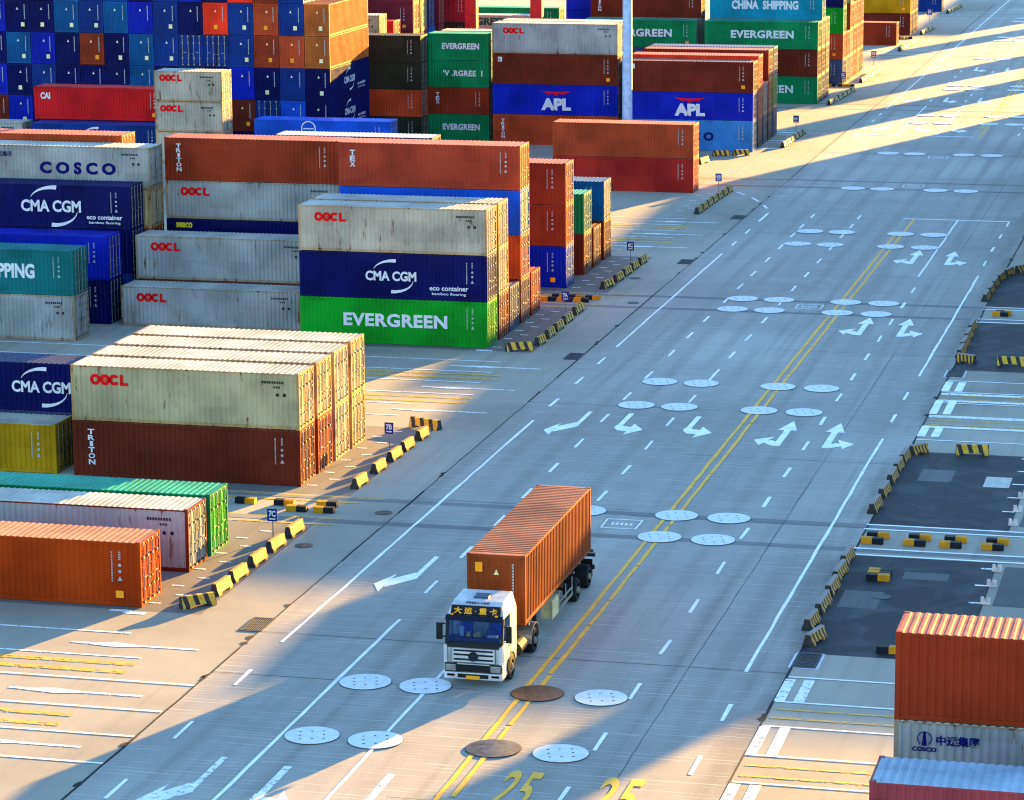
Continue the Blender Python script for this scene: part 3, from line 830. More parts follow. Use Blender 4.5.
for cx, ww in ((-24.73, 1.3), (-21.12, 1.5)):       # elongated yellow lane numbers
    me = text_mesh('25', ww, 4.0, .02, 1.12).copy(); me.transform(Matrix.Rotation(-PI/2, 4, 'X'))
    struct(link('painted_lane_number', me, PYEL, None, (cx, 99.25, .03)))

# ------------------------------------------------------------------ crane turning plates
PLATE = plain('painted_plate', (.70, .70, .70, 1), .6, 0, .1, .06)
PLATE_R = plain('rusted_plate', lin(84, 56, 40), .5, .3)
PLATE_D = plain('bare_steel_plate', lin(66, 74, 92), .5, 0, .15, .3)
b = MB(); b.cyl((0, 0, .006), 1.05, .008, 'z', 40, 1); b.cyl((0, 0, .016), 1.03, .016, 'z', 40)
for kx in range(8):
    a = kx*PI/4+.3; rr = .62 if kx % 2 else .45
    b.cyl((rr*math.cos(a), rr*math.sin(a), .0255), .055, .003, 'z', 8, 1)
pm = b.mesh('turning_plate')
ROWS = [(103.45, 'nearest row'), (110.4, 'row level with the truck front'), (135.5, 'front row of the first runway pair'), (139.75, 'rear row of the first runway pair'),
        (164.6, 'row just before the fork arrows'), (171.4, 'row just beyond the fork arrows'), (196.2, 'front row of the second runway pair'), (200.3, 'rear row of the second runway pair'),
        (224.8, 'front row inside the outlined box'), (231.2, 'rear row inside the outlined box'), (256, 'row beyond the outlined box'), (280.2, 'row before the far stop line'),
        (305.2, 'first row past the far stop line'), (311.9, 'second row past the far stop line'), (337.8, 'third row past the far stop line'), (341.9, 'fourth row past the far stop line'),
        (373.9, 'fifth row past the far stop line'), (399, 'sixth row past the far stop line'), (404, 'seventh row past the far stop line'), (429, 'eighth row past the far stop line'), (435, 'last row at the far end')]
PX = [(-33.85, 'leftmost'), (-31.38, 'second from left'), (-26.85, 'third from left'), (-24.3, 'rightmost')]
for y, rn in ROWS:
    for i, (x, cn) in enumerate(PX):
        mt = PLATE; w = 'pale round steel plate'
        if y < 104 and i == 2: mt, w = PLATE_D, 'dark bare steel round plate'
        elif 110 < y < 111 and i == 2: mt, w = PLATE_R, 'rusty brown round steel plate'
        o = link('turning_plate', pm, [mt, BLACK], None, (x+(.22 if y < 112 else .1 if y < 141 else 0), y, .026))
        tag(o, w+', '+cn+' in the '+rn, 'steel plate', 'crane turning plates in the road')

# manholes and drain gratings
b = MB(); b.cyl((0, 0, .013), .42, .018, 'z', 24); mm = b.mesh('manhole_cover')
for i, (x, y, lab) in enumerate(((-40.75, 137.3, 'round iron manhole cover beside the first crane runway'), (-42.6, 130.4, 'round iron manhole cover beside the nearest left barriers'),
        (-42.7, 207.1, 'round iron manhole cover beside the barriers past the second runway'), (-40.8, 197.3, 'round iron manhole cover on the second crane runway'),
        (-15.3, 127.4, 'round iron manhole cover in the dark asphalt on the right'))):
    tag(link('manhole_cover', mm, plain('cast_iron', lin(58, 54, 52), .6, .3), None, (x, y, .004)), lab, 'manhole cover', 'manhole covers')
b = MB()
for i in range(9): b.box(-.40+i*.095, -.40+i*.095+.03, -.92, .92, .004, .03)
for s in (-1, 1): b.box(-.46, .46, s*.98-.04, s*.98+.04, .004, .03); b.box(s*.46-.04, s*.46+.04, -.94, .94, .004, .03)
b.box(-.42, .42, -.94, .94, .0005, .002, 1)
for i in range(5): b.box(-.42, .42, -.75+i*.37, -.72+i*.37, .004, .024)
dm = b.mesh('drain_grate')
IRON = plain('drain_iron', lin(66, 70, 76), .7, 0)
for x, y, lab in ((-40.45, 117.3, 'steel drain grate beside the nearest left barrier'), (-40.5, 178, 'steel drain grate before the second left barrier line'), (-40.55, 214.9, 'steel drain grate beyond the second left barrier line'),
                  (-40.6, 237.5, 'steel drain grate near the dashed curve on the left'), (-17.05, 117.15, 'white-edged drain grate below the right barriers'), (-17.2, 177.4, 'white-edged drain grate at the corner of the upper right barriers')):
    o = thing('drain_grate', lab, 'drain grate', (x, y, .006), 0, 'drain grates')
    link('grate', dm, [IRON, BLACK], o)
    if x > -20:
        f = MB()
        for s in (-1, 1): f.box(-.56, .56, s*1.06-.05, s*1.06+.05, .001, .006); f.box(s*.56-.05, s*.56+.05, -1.0, 1.0, .001, .006)
        link('painted_border', f.mesh('painted_border'), LWHITE, o)

# ------------------------------------------------------------------ concrete barriers
def striped(name, period, duty, slant, ybase, black_ends=None, top=None):
    k = N(name); O = k.objc(); sep = k.n('ShaderNodeSeparateXYZ'); k.l(O, sep.inputs[0])
    t = k.math('ADD', sep.outputs[0], k.math('MULTIPLY', sep.outputs[2], slant))
    fr = k.math('FRACT', k.math('ADD', k.math('DIVIDE', t, period), 50.25))
    s = k.math('LESS_THAN', fr, duty)
    n = k.noise(k.pos(), 5, 5, .7)
    ye = k.mix(k.ramp(n, .35, .7), ybase, tuple(c*.6 for c in ybase[:3])+(1,))
    ye = k.mix(k.math('MULTIPLY', k.ramp(k.noise(k.pos(), 2.2, 5, .7), .56, .66), .6), ye, lin(150, 140, 124))
    bk = k.mix(k.ramp(n, .4, .8), lin(22, 20, 20), lin(58, 54, 50))
    c = k.mix(s, ye, bk)
    if black_ends:
        e = k.math('GREATER_THAN', k.math('ABSOLUTE', sep.outputs[0]), black_ends)
        c = k.mix(e, c, bk)
    if top:
        c = k.mix(k.math('GREATER_THAN', sep.outputs[2], top), c, lin(128, 120, 112))
    MAT[name] = k.out(c, .75, 0, (n, .3, .02))
    return k.m
YB = (.50, .24, .006, 1)
ST_A = striped('barrier_yellow_black_ends', 40, 0, 0, YB, .90)
ST_B = striped('barrier_striped', .62, .45, .35, (.66, .36, .02, 1), .97)
ST_C = striped('barrier_fine_striped', .42, .5, .5, YB, .98, .49)
ST_P = striped('barrier_pale_striped', .66, .4, .3, lin(190, 172, 110), .97)
def barrier_mesh(L=2.0, h=.54, wb=.46):
    b = MB(); hl = L/2; w = wb/2
    prof = [(-w, .0), (w, .0), (w, .11), (w*.66, .28), (w*.5, h-.05), (w*.4, h), (-w*.4, h), (-w*.5, h-.05), (-w*.66, .28), (-w, .11)]
    up = [(a, max(z, .16)) for a, z in prof]
    # two feet and a raised waist between them, so that water and forks can pass
    b.prism(prof, -hl, -hl+.45, 'x'); b.prism(prof, hl-.45, hl, 'x')
    mid = [(-w*.98, .12), (w*.98, .12), (w*.66, .281), (w*.5, h-.05), (w*.4, h-.001), (-w*.4, h-.001), (-w*.5, h-.05), (-w*.66, .281)]
    b.prism(mid, -hl+.45, hl-.45, 'x')
    return b.mesh('concrete_barrier')
bmesh2 = barrier_mesh(); bmesh_l = barrier_mesh(2.1, .54)
def barrier(x0, y0, x1, y1, mat, lab, grp, me=None):
    dx, dy = x1-x0, y1-y0; L = math.hypot(dx, dy); a = math.atan2(dy, dx)
    o = link('concrete_barrier', me or bmesh2, mat, None, ((x0+x1)/2, (y0+y1)/2, .008), a)
    o.scale = (min(1.12, (L-.3)/2.0), 1, 1)
    tag(o, lab, 'barrier', grp)
def run(pts, mats, lab, grp):
    n = len(pts)
    for i, (a, bb) in enumerate(pts):
        od = ['nearest', 'second', 'third', 'fourth', 'fifth', 'sixth', 'seventh', 'eighth'][i]
        if i == n-1: od = 'farthest'
        m = mats[i % len(mats)]
        barrier(*a, *bb, m, ('yellow' if m is ST_A else 'yellow and black striped')+' barrier, '+od+' '+lab, grp)
run([((-44.6, 118.85), (-43.2, 120.1)), ((-43.75, 121.0), (-43.65, 122.95)), ((-43.75, 123.25), (-43.65, 125.2)), ((-43.75, 125.95), (-43.67, 127.95)), ((-43.78, 128.65), (-43.68, 130.7)), ((-43.76, 131.4), (-43.68, 133.5))],
    [ST_B, ST_A, ST_A, ST_A, ST_A, ST_A], 'in the line at lower left', 'lower left barriers')
run([((-43.58, 141.6), (-43.50, 143.5)), ((-43.56, 144.95), (-43.48, 146.8)), ((-43.53, 147.75), (-43.46, 149.7)), ((-43.53, 150.2), (-43.43, 152.0)), ((-43.46, 152.95), (-43.38, 154.7)), ((-44.98, 156.75), (-42.88, 155.9))],
    [ST_A, ST_A, ST_A, ST_A, ST_A, ST_B], 'beside the white-roofed stack on the left', 'barriers beside the white-roofed stack')
run([((-45.13, 178.65), (-43.38, 179.6)), ((-43.56, 180.7), (-43.43, 182.4)), ((-43.53, 183.3), (-43.46, 185.1)), ((-43.53, 185.6), (-43.48, 187.65)), ((-43.58, 188.3), (-43.54, 190.6)), ((-43.68, 191.75), (-43.62, 194.1))],
    [ST_B], 'in the line beside the bright green stack', 'barriers beside the bright green stack')
run([((-44.0, 202.0), (-43.68, 204.1)), ((-43.73, 204.9), (-43.63, 207.1)), ((-43.68, 207.5), (-43.58, 209.7)), ((-43.63, 210.1), (-43.58, 212.2)), ((-43.58, 212.6), (-43.48, 214.7))],
    [ST_B], 'in the line past the second left runway', 'barriers past the second left runway')
def seg(x0, y0, x1, y1, n): return [((x0+(x1-x0)*(i+.02)/n, y0+(y1-y0)*(i+.02)/n), (x0+(x1-x0)*(i+.96)/n, y0+(y1-y0)*(i+.96)/n)) for i in range(n)]
run(seg(-44.15, 238.4, -43.8, 252.8, 7), [ST_B], 'in the line beside the lone red pair', 'barriers beside the lone red pair')
run(seg(-49.6, 275.1, -46.1, 276.7, 2), [ST_B], 'before the light blue container', 'barriers before the light blue container')
run(seg(-49.6, 268.9, -49.2, 271.6, 1), [ST_P], 'half hidden behind the lone red pair', 'barriers behind the lone red pair')
run(seg(-44.1, 282.4, -43.8, 294.7, 6), [ST_P], 'in the sunlit line by the second far sign', 'barriers by the second far sign')
run(seg(-45.0, 319.4, -44.3, 334.4, 6), [ST_P], 'in the sunlit line by the green stack far away', 'barriers by the far green stack')
run(seg(-44.7, 342.9, -44.3, 356.6, 6), [ST_P], 'in the sunlit line beyond the low yellow blocks', 'barriers beyond the yellow blocks')
run(seg(-45.0, 381.9, -44.4, 394.9, 5), [ST_P], 'in the sunlit line by the lone brown container', 'barriers by the lone far container')
run(seg(-45.0, 406.2, -44.4, 416.8, 4), [ST_P], 'in the shaded line by the blue sign far away', 'barriers by the far blue sign')
run(seg(-45.2, 441.6, -44.5, 455.4, 5), [ST_P], 'in the very last line at top', 'barriers at the far end')
# right-hand side
run([((-17.35, 119.0), (-16.9, 120.8)), ((-17.7, 121.3), (-17.55, 123.2)), ((-17.6, 123.5), (-17.5, 126.6)), ((-17.6, 126.8), (-17.5, 128.9)), ((-17.62, 129.2), (-17.52, 131.6)), ((-17.65, 132.0), (-17.55, 134.2))],
    [ST_C], 'in the line at lower right', 'lower right barriers')
run([((-17.65, 142.0), (-17.55, 144.3)), ((-17.6, 145.2), (-17.5, 147.3)), ((-17.55, 148.3), (-17.5, 150.4)), ((-17.55, 150.8), (-17.5, 152.8)), ((-17.5, 153.0), (-17.42, 155.0)), ((-17.35, 155.15), (-16.5, 156.3))],
    [ST_C], 'in the curved line at middle right', 'middle right barriers')
run([((-15.15, 155.95), (-13.15, 156.2))], [ST_B], 'lying apart on the dark asphalt at middle right', 'middle right barriers')
run([((-17.6, 181.4), (-16.25, 180.7)), ((-17.5, 182.3), (-17.45, 184.6)), ((-17.55, 184.9), (-17.5, 187.4)), ((-17.6, 187.8), (-17.55, 190.2)), ((-17.65, 190.6), (-17.6, 193.4))], [ST_C], 'in the line at upper right', 'upper right barriers')
run([((-15.2, 180.7), (-13.2, 180.75))], [ST_B], 'lying apart at the right edge', 'upper right barriers')
run([((-17.8, 202.3), (-17.75, 204.6)), ((-17.75, 205), (-17.7, 207.4)), ((-17.7, 207.8), (-17.65, 210.1)), ((-17.6, 210.4), (-17.4, 212.6)), ((-17.35, 212.9), (-16.9, 214.6)), ((-16.8, 214.8), (-15.6, 216.2))], [ST_C], 'in the uppermost curved line at right', 'uppermost right barriers')

# low wheel-stop blocks: half black, half yellow
BY = plain('block_yellow', (.6, .24, .006, 1), .7); BK = plain('block_black', lin(20, 22, 30), .7)
def block_mesh(L, d, h):
    b = MB(); b.box(-L/2, 0, -d/2, d/2, 0, h, 0, 'r'); b.box(0, L/2, -d/2, d/2, 0, h, 1, 'l')
    me = b.mesh('wheel_stop'); return me
blk = block_mesh(1.02, .36, .28)
def block(x, y, first_yellow, lab, grp, z=.014):
    o = link('wheel_stop', blk, [BY, BK] if first_yellow else [BK, BY], None, (x, y, z)); tag(o, lab, 'wheel stop', grp)
n = 0
for i, (x, y) in enumerate(((-47.95, 137.75), (-45.95, 137.8), (-44.98, 136.75), (-43.6, 136.75), (-43.8, 137.9))):
    block(x, y, i > 1, ('yellow and black' if i > 1 else 'black and yellow')+' low block, '+['leftmost', 'second from left', 'middle front', 'right front', 'right rear'][i]+' of five on the left runway', 'low blocks on the left runway')
for i, x in enumerate((-16.87, -14.92, -13.26, -11.33)):
    od = ['first', 'second', 'third', 'fourth'][i]
    block(x+.12, 137.6, False, 'black and yellow low block, rear one of '+od+' pair on the right runway', 'low blocks on the right runway')
    block(x-.02, 136.55, True, 'yellow and black low block, front one of '+od+' pair on the right runway', 'low blocks on the right runway')
for i, x in enumerate((-46.6, -45.45, -44.3)):
    block(x, 196.9, True, 'yellow and black low block, '+['left', 'middle', 'right'][i]+' front one on the far left runway', 'low blocks on the far left runway')
    block(x+.55, 198.0, False, 'black and yellow low block, '+['left', 'middle', 'right'][i]+' rear one on the far left runway', 'low blocks on the far left runway')
block(-16.3, 197.3, True, 'yellow and black low block, front of the pair on the far right runway', 'low blocks on the far right runway')
block(-16.1, 197.85, False, 'black and yellow low block, rear of the pair on the far right runway', 'low blocks on the far right runway')
for i in range(3): block(-15.81, 130.12+.45*i, i > 0, ['black and yellow block, nearest', 'yellow and black block, middle', 'yellow and black block, farthest'][i]+' in the bundle below the right runway', 'bundled low blocks', .014)
block(-13.95, 119.0, False, 'black and yellow low block beside the stacked rust red container at lower right', 'low blocks at lower right')
for i, (x, y) in enumerate(((-47.4, 340.1-1.4), (-46.2, 340.1-1.3), (-45.3, 340.1-1.2), (-47.0, 399.7), (-45.9, 400))):
    block(x, y, i % 2 == 0, ('yellow' if i % 2 == 0 else 'black')+' led low block far away, '+['left of three', 'middle of three', 'right of three', 'left of two', 'right of two'][i]+' by the sunlit stacks', 'low blocks far away')
# twist-lock corner guides on the empty right-hand slots
b = MB(); b.box(-.22, .22, -.2, .2, 0, .06); b.prism([(-.2, .06), (.0, .06), (-.08, .30), (-.2, .30)], -.2, .0, 'y'); b.box(.02, .2, .02, .18, .06, .22)
gm = b.mesh('corner_guide'); GUIDE = plain('corner_guide_paint', lin(206, 192, 184), .7)
for i, (y, lab) in enumerate(((127.35, 'nearest'), (130.3, 'second'), (132.9, 'third'), (141.5, 'fourth'), (144.25, 'fifth'), (147.0, 'farthest'))):
    tag(link('corner_guide', gm, GUIDE, None, (-10.82, y, .008)), 'small pale steel corner guide, '+lab+' of the row at the right edge', 'corner guide', 'corner guides at the right edge')

# ------------------------------------------------------------------ zone signs
SBLUE = plain('sign_blue', (.002, .012, .20, 1), .5, spec=.15)
def sign(x, y, txt, lab, s=1.0):
    o = thing('zone_sign', lab, 'sign', (x, y, .008), 0, 'blue zone signs')
    b = MB(); b.cyl((0, 0, .55), .03, 1.1, 'z', 8); b.cyl((0, 0, .01), .12, .02, 'z', 12); link('post', b.mesh('sign_post'), STEEL, o)
    w, h = .44*s, .56*s; z = .86+h/2
    b = MB(); b.box(-w/2, w/2, -.065, -.035, z-h/2, z+h/2); p = link('panel', b.mesh('sign_panel', .006), SBLUE, o)
    link('lettering', text_mesh(txt, w*.78, h*.55, .05), LWHITE, p, (0, -.069, z+h*.12))
    link('underline', flat(('ul', w, h), [rect(-w*.36, w*.36, -.035*s, .035*s)]), LWHITE, p, (0, -.069, z-h*.33))
    b = MB()
    for sx in (-1, 1): b.box(sx*(w/2+.012)-.012, sx*(w/2+.012)+.012, -.07, -.03, z-h/2-.024, z+h/2+.024)
    for sz in (-1, 1): b.box(-w/2, w/2, -.07, -.03, z+sz*(h/2+.012)-.012, z+sz*(h/2+.012)+.012)
    link('border', b.mesh('sign_border'), SBLUE, p)
sign(-44.43, 131.4, '7C', 'small blue sign reading 7C behind the nearest left barriers')
sign(-44.4, 150.9, '7B', 'small blue sign reading 7B beside the white-roofed stack')
sign(-44.4, 192.6, '7A', 'small blue sign reading 7A beside the bright green stack')
sign(-44.5, 214.2, '6C', 'small blue sign reading 6C at the second left runway', 1.05)
sign(-44.8, 252.3, '6B', 'small blue sign reading 6B beside the lone red pair', 1.1)
sign(-44.9, 296.2, '6A', 'small blue sign reading 6A in the sunlit line far away', 1.15)
sign(-46.2, 341.1-1.6, '5C', 'small blue sign reading 5C by the low yellow blocks', 1.2)
sign(-46.0, 364.8, '5B', 'small blue sign reading 5B on the sunlit yard far away', 1.3)
sign(-46.3, 428.4, '5A', 'small blue sign reading 5A near the far end of the yard', 1.5)

# ------------------------------------------------------------------ lamp mast and crane legs
o = thing('lamp_mast', 'tall light blue-grey lamp mast between the container stacks', 'lamp mast', (-56, 268, 0))
b = MB(); b.cyl((0, 0, 17.5), .47, 35, 'z', 24, 0, .36); link('pole', b.mesh('mast_pole'), plain('mast_paint', lin(150, 186, 216), .5, .1), o)
b = MB(); b.cyl((0, 0, .15), .9, .3, 'z', 16)
for k in range(8): b.cyl((.68*math.cos(k*PI/4), .68*math.sin(k*PI/4), .36), .05, .12, 'z', 6)
link('base_flange', b.mesh('mast_flange'), STEEL, o)
b = MB(); b.cyl((0, 0, 34.6), 1.5, .25, 'z', 20)
link('head_frame', b.mesh('mast_head'), STEEL, o)
for k in range(6):
    a = k*PI/3; b = MB(); b.box(-.3, .3, -.15, .15, -.25, .25); q = link('floodlight', b.mesh('floodlight', .02), plain('lamp_housing', lin(90, 94, 100), .5), o, (1.7*math.cos(a), 1.7*math.sin(a), 34.5), a+PI/2)
CRANE = plain('crane_red', lin(206, 26, 30), .45)
o = thing('gantry_crane', 'red gantry crane whose two legs rise behind the green and grey stacks', 'crane', (-78.1, 310.5, 0))
for s in (-1, 1):
    b = MB(); b.box(-.62, .62, -.5, .5, 1.6, 21); lg = link('leg', b.mesh('crane_leg', .05), CRANE, o, (s*3.55, 0, 0))
    b = MB(); b.box(-.9, .9, -.6, .6, .9, 1.6)
    link('bogie', b.mesh('crane_bogie', .05), CRANE, lg)
    b = MB()
    for t in (-.7, .7): b.cyl((t, 0, .62), .6, .45, 'y', 18)
    link('wheels', b.mesh('crane_wheels'), RUBBER, lg)
b = MB(); b.box(-5.2, 5.2, -.7, .7, 21.0, 22.6); link('girder', b.mesh('crane_girder', .05), CRANE, o)
b = MB(); b.box(-2.6, 2.6, -.4, .4, 1.9, 2.9); link('sill_beam', b.mesh('crane_sill', .05), CRANE, o)

# ------------------------------------------------------------------ lorry
TX, TY = -29.27, 110.7
WHITEP = plain('lorry_white', lin(186, 186, 186), .35, 0, .3, var=.12)
CHASSIS = plain('chassis_grey', lin(52, 50, 50), .6, .3)
LAMP = plain('headlamp_lens', lin(136, 134, 128), .12, .2)
RIM = plain('wheel_rim', lin(176, 170, 150), .4, .5)
def glass_mat():
    k = N('cab_glass'); k.out(lin(6, 22, 60), .05, 0, None, .3)
    tr = k.n('ShaderNodeBsdfTransparent'); tr.inputs[0].default_value = (.62, .76, .9, 1); mx = k.n('ShaderNodeMixShader'); mx.inputs[0].default_value = .86
    k.l(k.b.outputs[0], mx.inputs[1]); k.l(tr.outputs[0], mx.inputs[2]); k.l(mx.outputs[0], k.t.nodes['Material Output'].inputs[0]); return k.m
GLASS = glass_mat()
T = thing('articulated_lorry', 'white tractor lorry with a loaded skeletal trailer driving towards us', 'lorry', (TX, TY, .004))
LP = lambda name, b, m, par=T, bev=0, loc=(0,0,0): link(name, b.mesh('lorry_'+name, bev), m, par, loc)
hw = 1.17
# cab: lower shell, rear shell, pillars and roof leave a real cabin behind the glass
b = MB(); b.prism([(.10, .95), (.02, 1.66), (.06, 1.74), (1.25, 1.74), (1.25, 1.0), (1.15, .95)], -hw, hw, 'x'); LP('front_shell', b, WHITEP, T, .03)
b = MB(); b.prism([(1.252, 1.02), (1.252, 2.74), (2.36, 2.74), (2.36, 1.02)], -hw, hw, 'x'); LP('sleeper_shell', b, WHITEP, T, .03)
b = MB()
b.prism([(.27, 2.743), (.36, 2.80), (.58, 3.17), (.9, 3.27), (2.3, 3.36), (2.38, 3.30), (2.38, 2.743)], -hw, hw, 'x')
roof = LP('roof', b, WHITEP, T, .05)
for v in roof.data.vertices:
    t = max(0, (v.co.z-2.75)/.62); v.co.x *= 1-.16*t
for s in (-1, 1):
    b = MB()
    xa, xb = sorted((s*hw, s*(hw-.1)))
    b.prism([(.055, 1.742), (.275, 2.742), (.40, 2.742), (.18, 1.742)], xa, xb, 'x'); LP('pillar', b, BLACK, T)
    b = MB(); xa, xb = sorted((s*(hw-.02), s*(hw-.06)))
    b.prism([(.19, 1.743), (.405, 2.73), (1.20, 2.73), (1.20, 1.743)], xa, xb, 'x'); LP('side_window', b, GLASS, T)
    b = MB(); xa, xb = sorted((s*(hw+.002), s*(hw+.022)))
    b.prism([(.16, 1.02), (.12, 1.70), (1.18, 1.70), (1.18, 1.02)], xa, xb, 'x'); d = LP('door', b, WHITEP, T, .006)
    b = MB(); xa, xb = sorted((s*(hw+.024), s*(hw+.05))); b.box(xa, xb, .9, 1.12, 1.5, 1.55); LP('handle', b, BLACK, d)
    b = MB(); b.box(-.12, .12, -.07, .08, -.34, .34); m1 = LP('mirror', b, BLACK, T, .03, (s*(hw+.24), .12, 2.2))
    b = MB(); b.tube([(s*-.24+s*.02, .1, .28), (0, .02, .28)], .03); b.tube([(s*-.24+s*.02, .1, -.24), (0, .02, -.24)], .03); LP('mirror_arm', b, BLACK, m1)
    # corner air deflectors, lamps and steps
    b = MB(); b.box(-.07, .07, -.03, .05, -.36, .36); LP('air_deflector', b, WHITEP, T, .02, (s*1.13, -.03, 1.35))
    b = MB(); b.box(-.21, .21, -.05, .06, -.13, .13); hl = LP('headlight', b, LAMP, T, .025, (s*.91, -.06, .80))
    b = MB(); b.box(-.25, .25, -.03, .04, -.17, .17); LP('bezel', b, BLACK, hl, .02, (0, .02, 0))
    b = MB(); b.box(-.17, .17, -.03, .04, -.06, .06); LP('fog_lamp', b, LAMP, T, .015, (s*.9, -.07, .5))
    b = MB(); xa, xb = sorted((s*(hw-.02), s*(hw-.32))); b.box(xa, xb, .70, .90, .35, .93); b.box(xa, xb, 2.0, 2.38, .6, 1.0); LP('step_well', b, WHITEP, T, .02)
    b = MB(); n = 12      # arched wheel house
    pts = [(1.42+.63*math.cos(PI*k/n), .52+.63*math.sin(PI*k/n)) for k in range(n+1)]
    inn = [(1.42+.57*math.cos(PI*k/n), .52+.57*math.sin(PI*k/n)) for k in range(n+1)]
    xa, xb = sorted((s*(hw+.03), s*(hw-.34)))
    b.prism(pts+inn[::-1], xa, xb, 'x'); LP('wheel_arch', b, BLACK, T)
b = MB(); b.box(-hw-.02, hw+.02, -.10, .55, .34, .62); b.box(-hw-.02, hw+.02, -.06, .5, .63, .97); LP('bumper', b, WHITEP, T, .05)
b = MB(); b.box(-.70, .70, -.115, -.05, .66, .94); b.box(-.62, .62, -.125, -.09, .41, .57); gr = LP('lower_grille', b, BLACK, T, .01)
b = MB(); b.box(-.86, .86, -.035, .03, 1.02, 1.58); gp = LP('grille', b, WHITEP, T, .02)
b = MB()
for z in (1.10, 1.29, 1.46): b.box(-.80, .80, -.052, -.0355, z, z+.075)
LP('grille_slots', b, BLACK, gp, .008)
b = MB(); b.cyl((0, 0, 0), .19, .05, 'y', 20); em = LP('emblem', b, plain('emblem_dark', lin(40, 46, 60), .3, .5), gp, 0, (0, -.075, 1.27))
link('emblem_mark', flat('diamond', [[(-.09, 0), (0, -.1), (.09, 0), (0, .1)]]), STEEL, em, (0, -.022, 0))
b = MB(); b.box(-.28, .28, -.012, .012, -.075, .075); pl = LP('number_plate', b, plain('plate_yellow', lin(226, 150, 30), .5), T, 0, (0, -.128, .48-.04))
b = MB(); b.prism([(.0, 1.76), (-.03, 1.78), (.2, 2.70), (.235, 2.70)], -hw+.11, hw-.11, 'x'); LP('windscreen', b, GLASS, T)
b = MB(); b.prism([(-.006, 1.60), (-.045, 1.62), (-.01, 1.86), (.02, 1.86)], -hw+.04, hw-.04, 'x'); LP('wiper_cowl', b, BLACK, T)
for s in (-.5, .25):
    b = MB(); b.tube([(s, -.035, 1.84), (s+.62, .005, 1.95)], .012, 5); LP('wiper', b, BLACK, T)
b = MB(); b.prism([(.10, 2.70), (.02, 2.68), (.16, 2.86), (.26, 2.88)], -hw+.02, hw-.02, 'x'); LP('sun_visor', b, plain('visor_tint', lin(14, 20, 40), .2), T, .01)
b = MB(); b.box(-1.0, 1.0, -.05, .03, -.22, .22); ds = LP('display_board', b, BLACK, T, .015, (0, .42, 2.985)); ds.rotation_euler = (-.48, 0, 0)
link('lettering', text_mesh('大 运 · 重 卡', 1.76, .27, .02), plain('board_letters', lin(250, 170, 20), .5), ds, (0, -.053, 0))
rl = link('roof_lettering', text_mesh('PME1188', .95, .16, .03), plain('dark_letters', lin(60, 56, 66), .5), T, (0, .735, 3.245)); rl.rotation_euler = (-1.26, 0, 0)
b = MB(); b.box(-.3, .3, -.25, .25, -.02, .05); rh = LP('roof_hatch', b, plain('hatch_tint', lin(20, 60, 90), .25), T, .015, (0, 1.5, 3.315)); rh.rotation_euler = (.065, 0, 0)
for s in (-1, 1):
    b = MB(); b.box(-.06, .06, -.04, .04, -.03, .03); LP('marker_lamp', b, LORANGE, T, .01, (s*.9, .17, 2.9))
b = MB()
for z in (.985, 1.615): b.box(-hw+.05, hw-.05, -.045, -.037, z, z+.014)
for s in (-1, 1): b.box(s*.90-.008, s*.90+.008, -.046, -.0365, 1.0, 1.6)
LP('panel_gap', b, BLACK, T)
b = MB()
for s in (-1, 1): b.box(min(s*(hw+.003), s*(hw+.012)), max(s*(hw+.003), s*(hw+.012)), 1.245, 1.262, 1.02, 2.9)
LP('door_gap', b, BLACK, T)
# cabin fittings seen through the glass
b = MB(); b.prism([(.16, 1.745), (.16, 1.95), (.5, 2.0), (.7, 1.745)], -hw+.13, hw-.13, 'x'); LP('dashboard', b, plain('dash_grey', (.02, .05, .16, 1), .7), T)
for s in (-1, 1):
    b = MB(); b.box(-.25, .25, -.22, .25, 1.75, 1.9); b.box(-.24, .24, .2, .32, 1.9, 2.55); b.box(-.13, .13, .21, .31, 2.55, 2.7); LP('seat', b, plain('seat_blue', (.008, .10, .55, 1), .8), T, .02, (s*.58, .95, 0))
b = MB(); b.tube([(.58+.21*math.cos(a*PI/8), .72, 2.05+.21*math.sin(a*PI/8)) for a in range(17)], .018, 6); LP('steering_wheel', b, BLACK, T)
b = MB(); b.cyl((-.3, .4, 2.07), .1, .18, 'z', 10, 0, .06); b.cyl((-.02, .36, 2.06), .09, .14, 'z', 10, 0, .05); b.cyl((.12, .40, 2.09), .11, .18, 'z', 10, 0, .07); LP('dash_ornaments', b, plain('ornament_yellow', lin(232, 196, 120), .7), T)
b = MB(); b.box(.5, .9, .25, .42, 1.99, 2.07); b.box(-.62, -.48, .3, .42, 1.99, 2.4); LP('dash_papers', b, LWHITE, T)
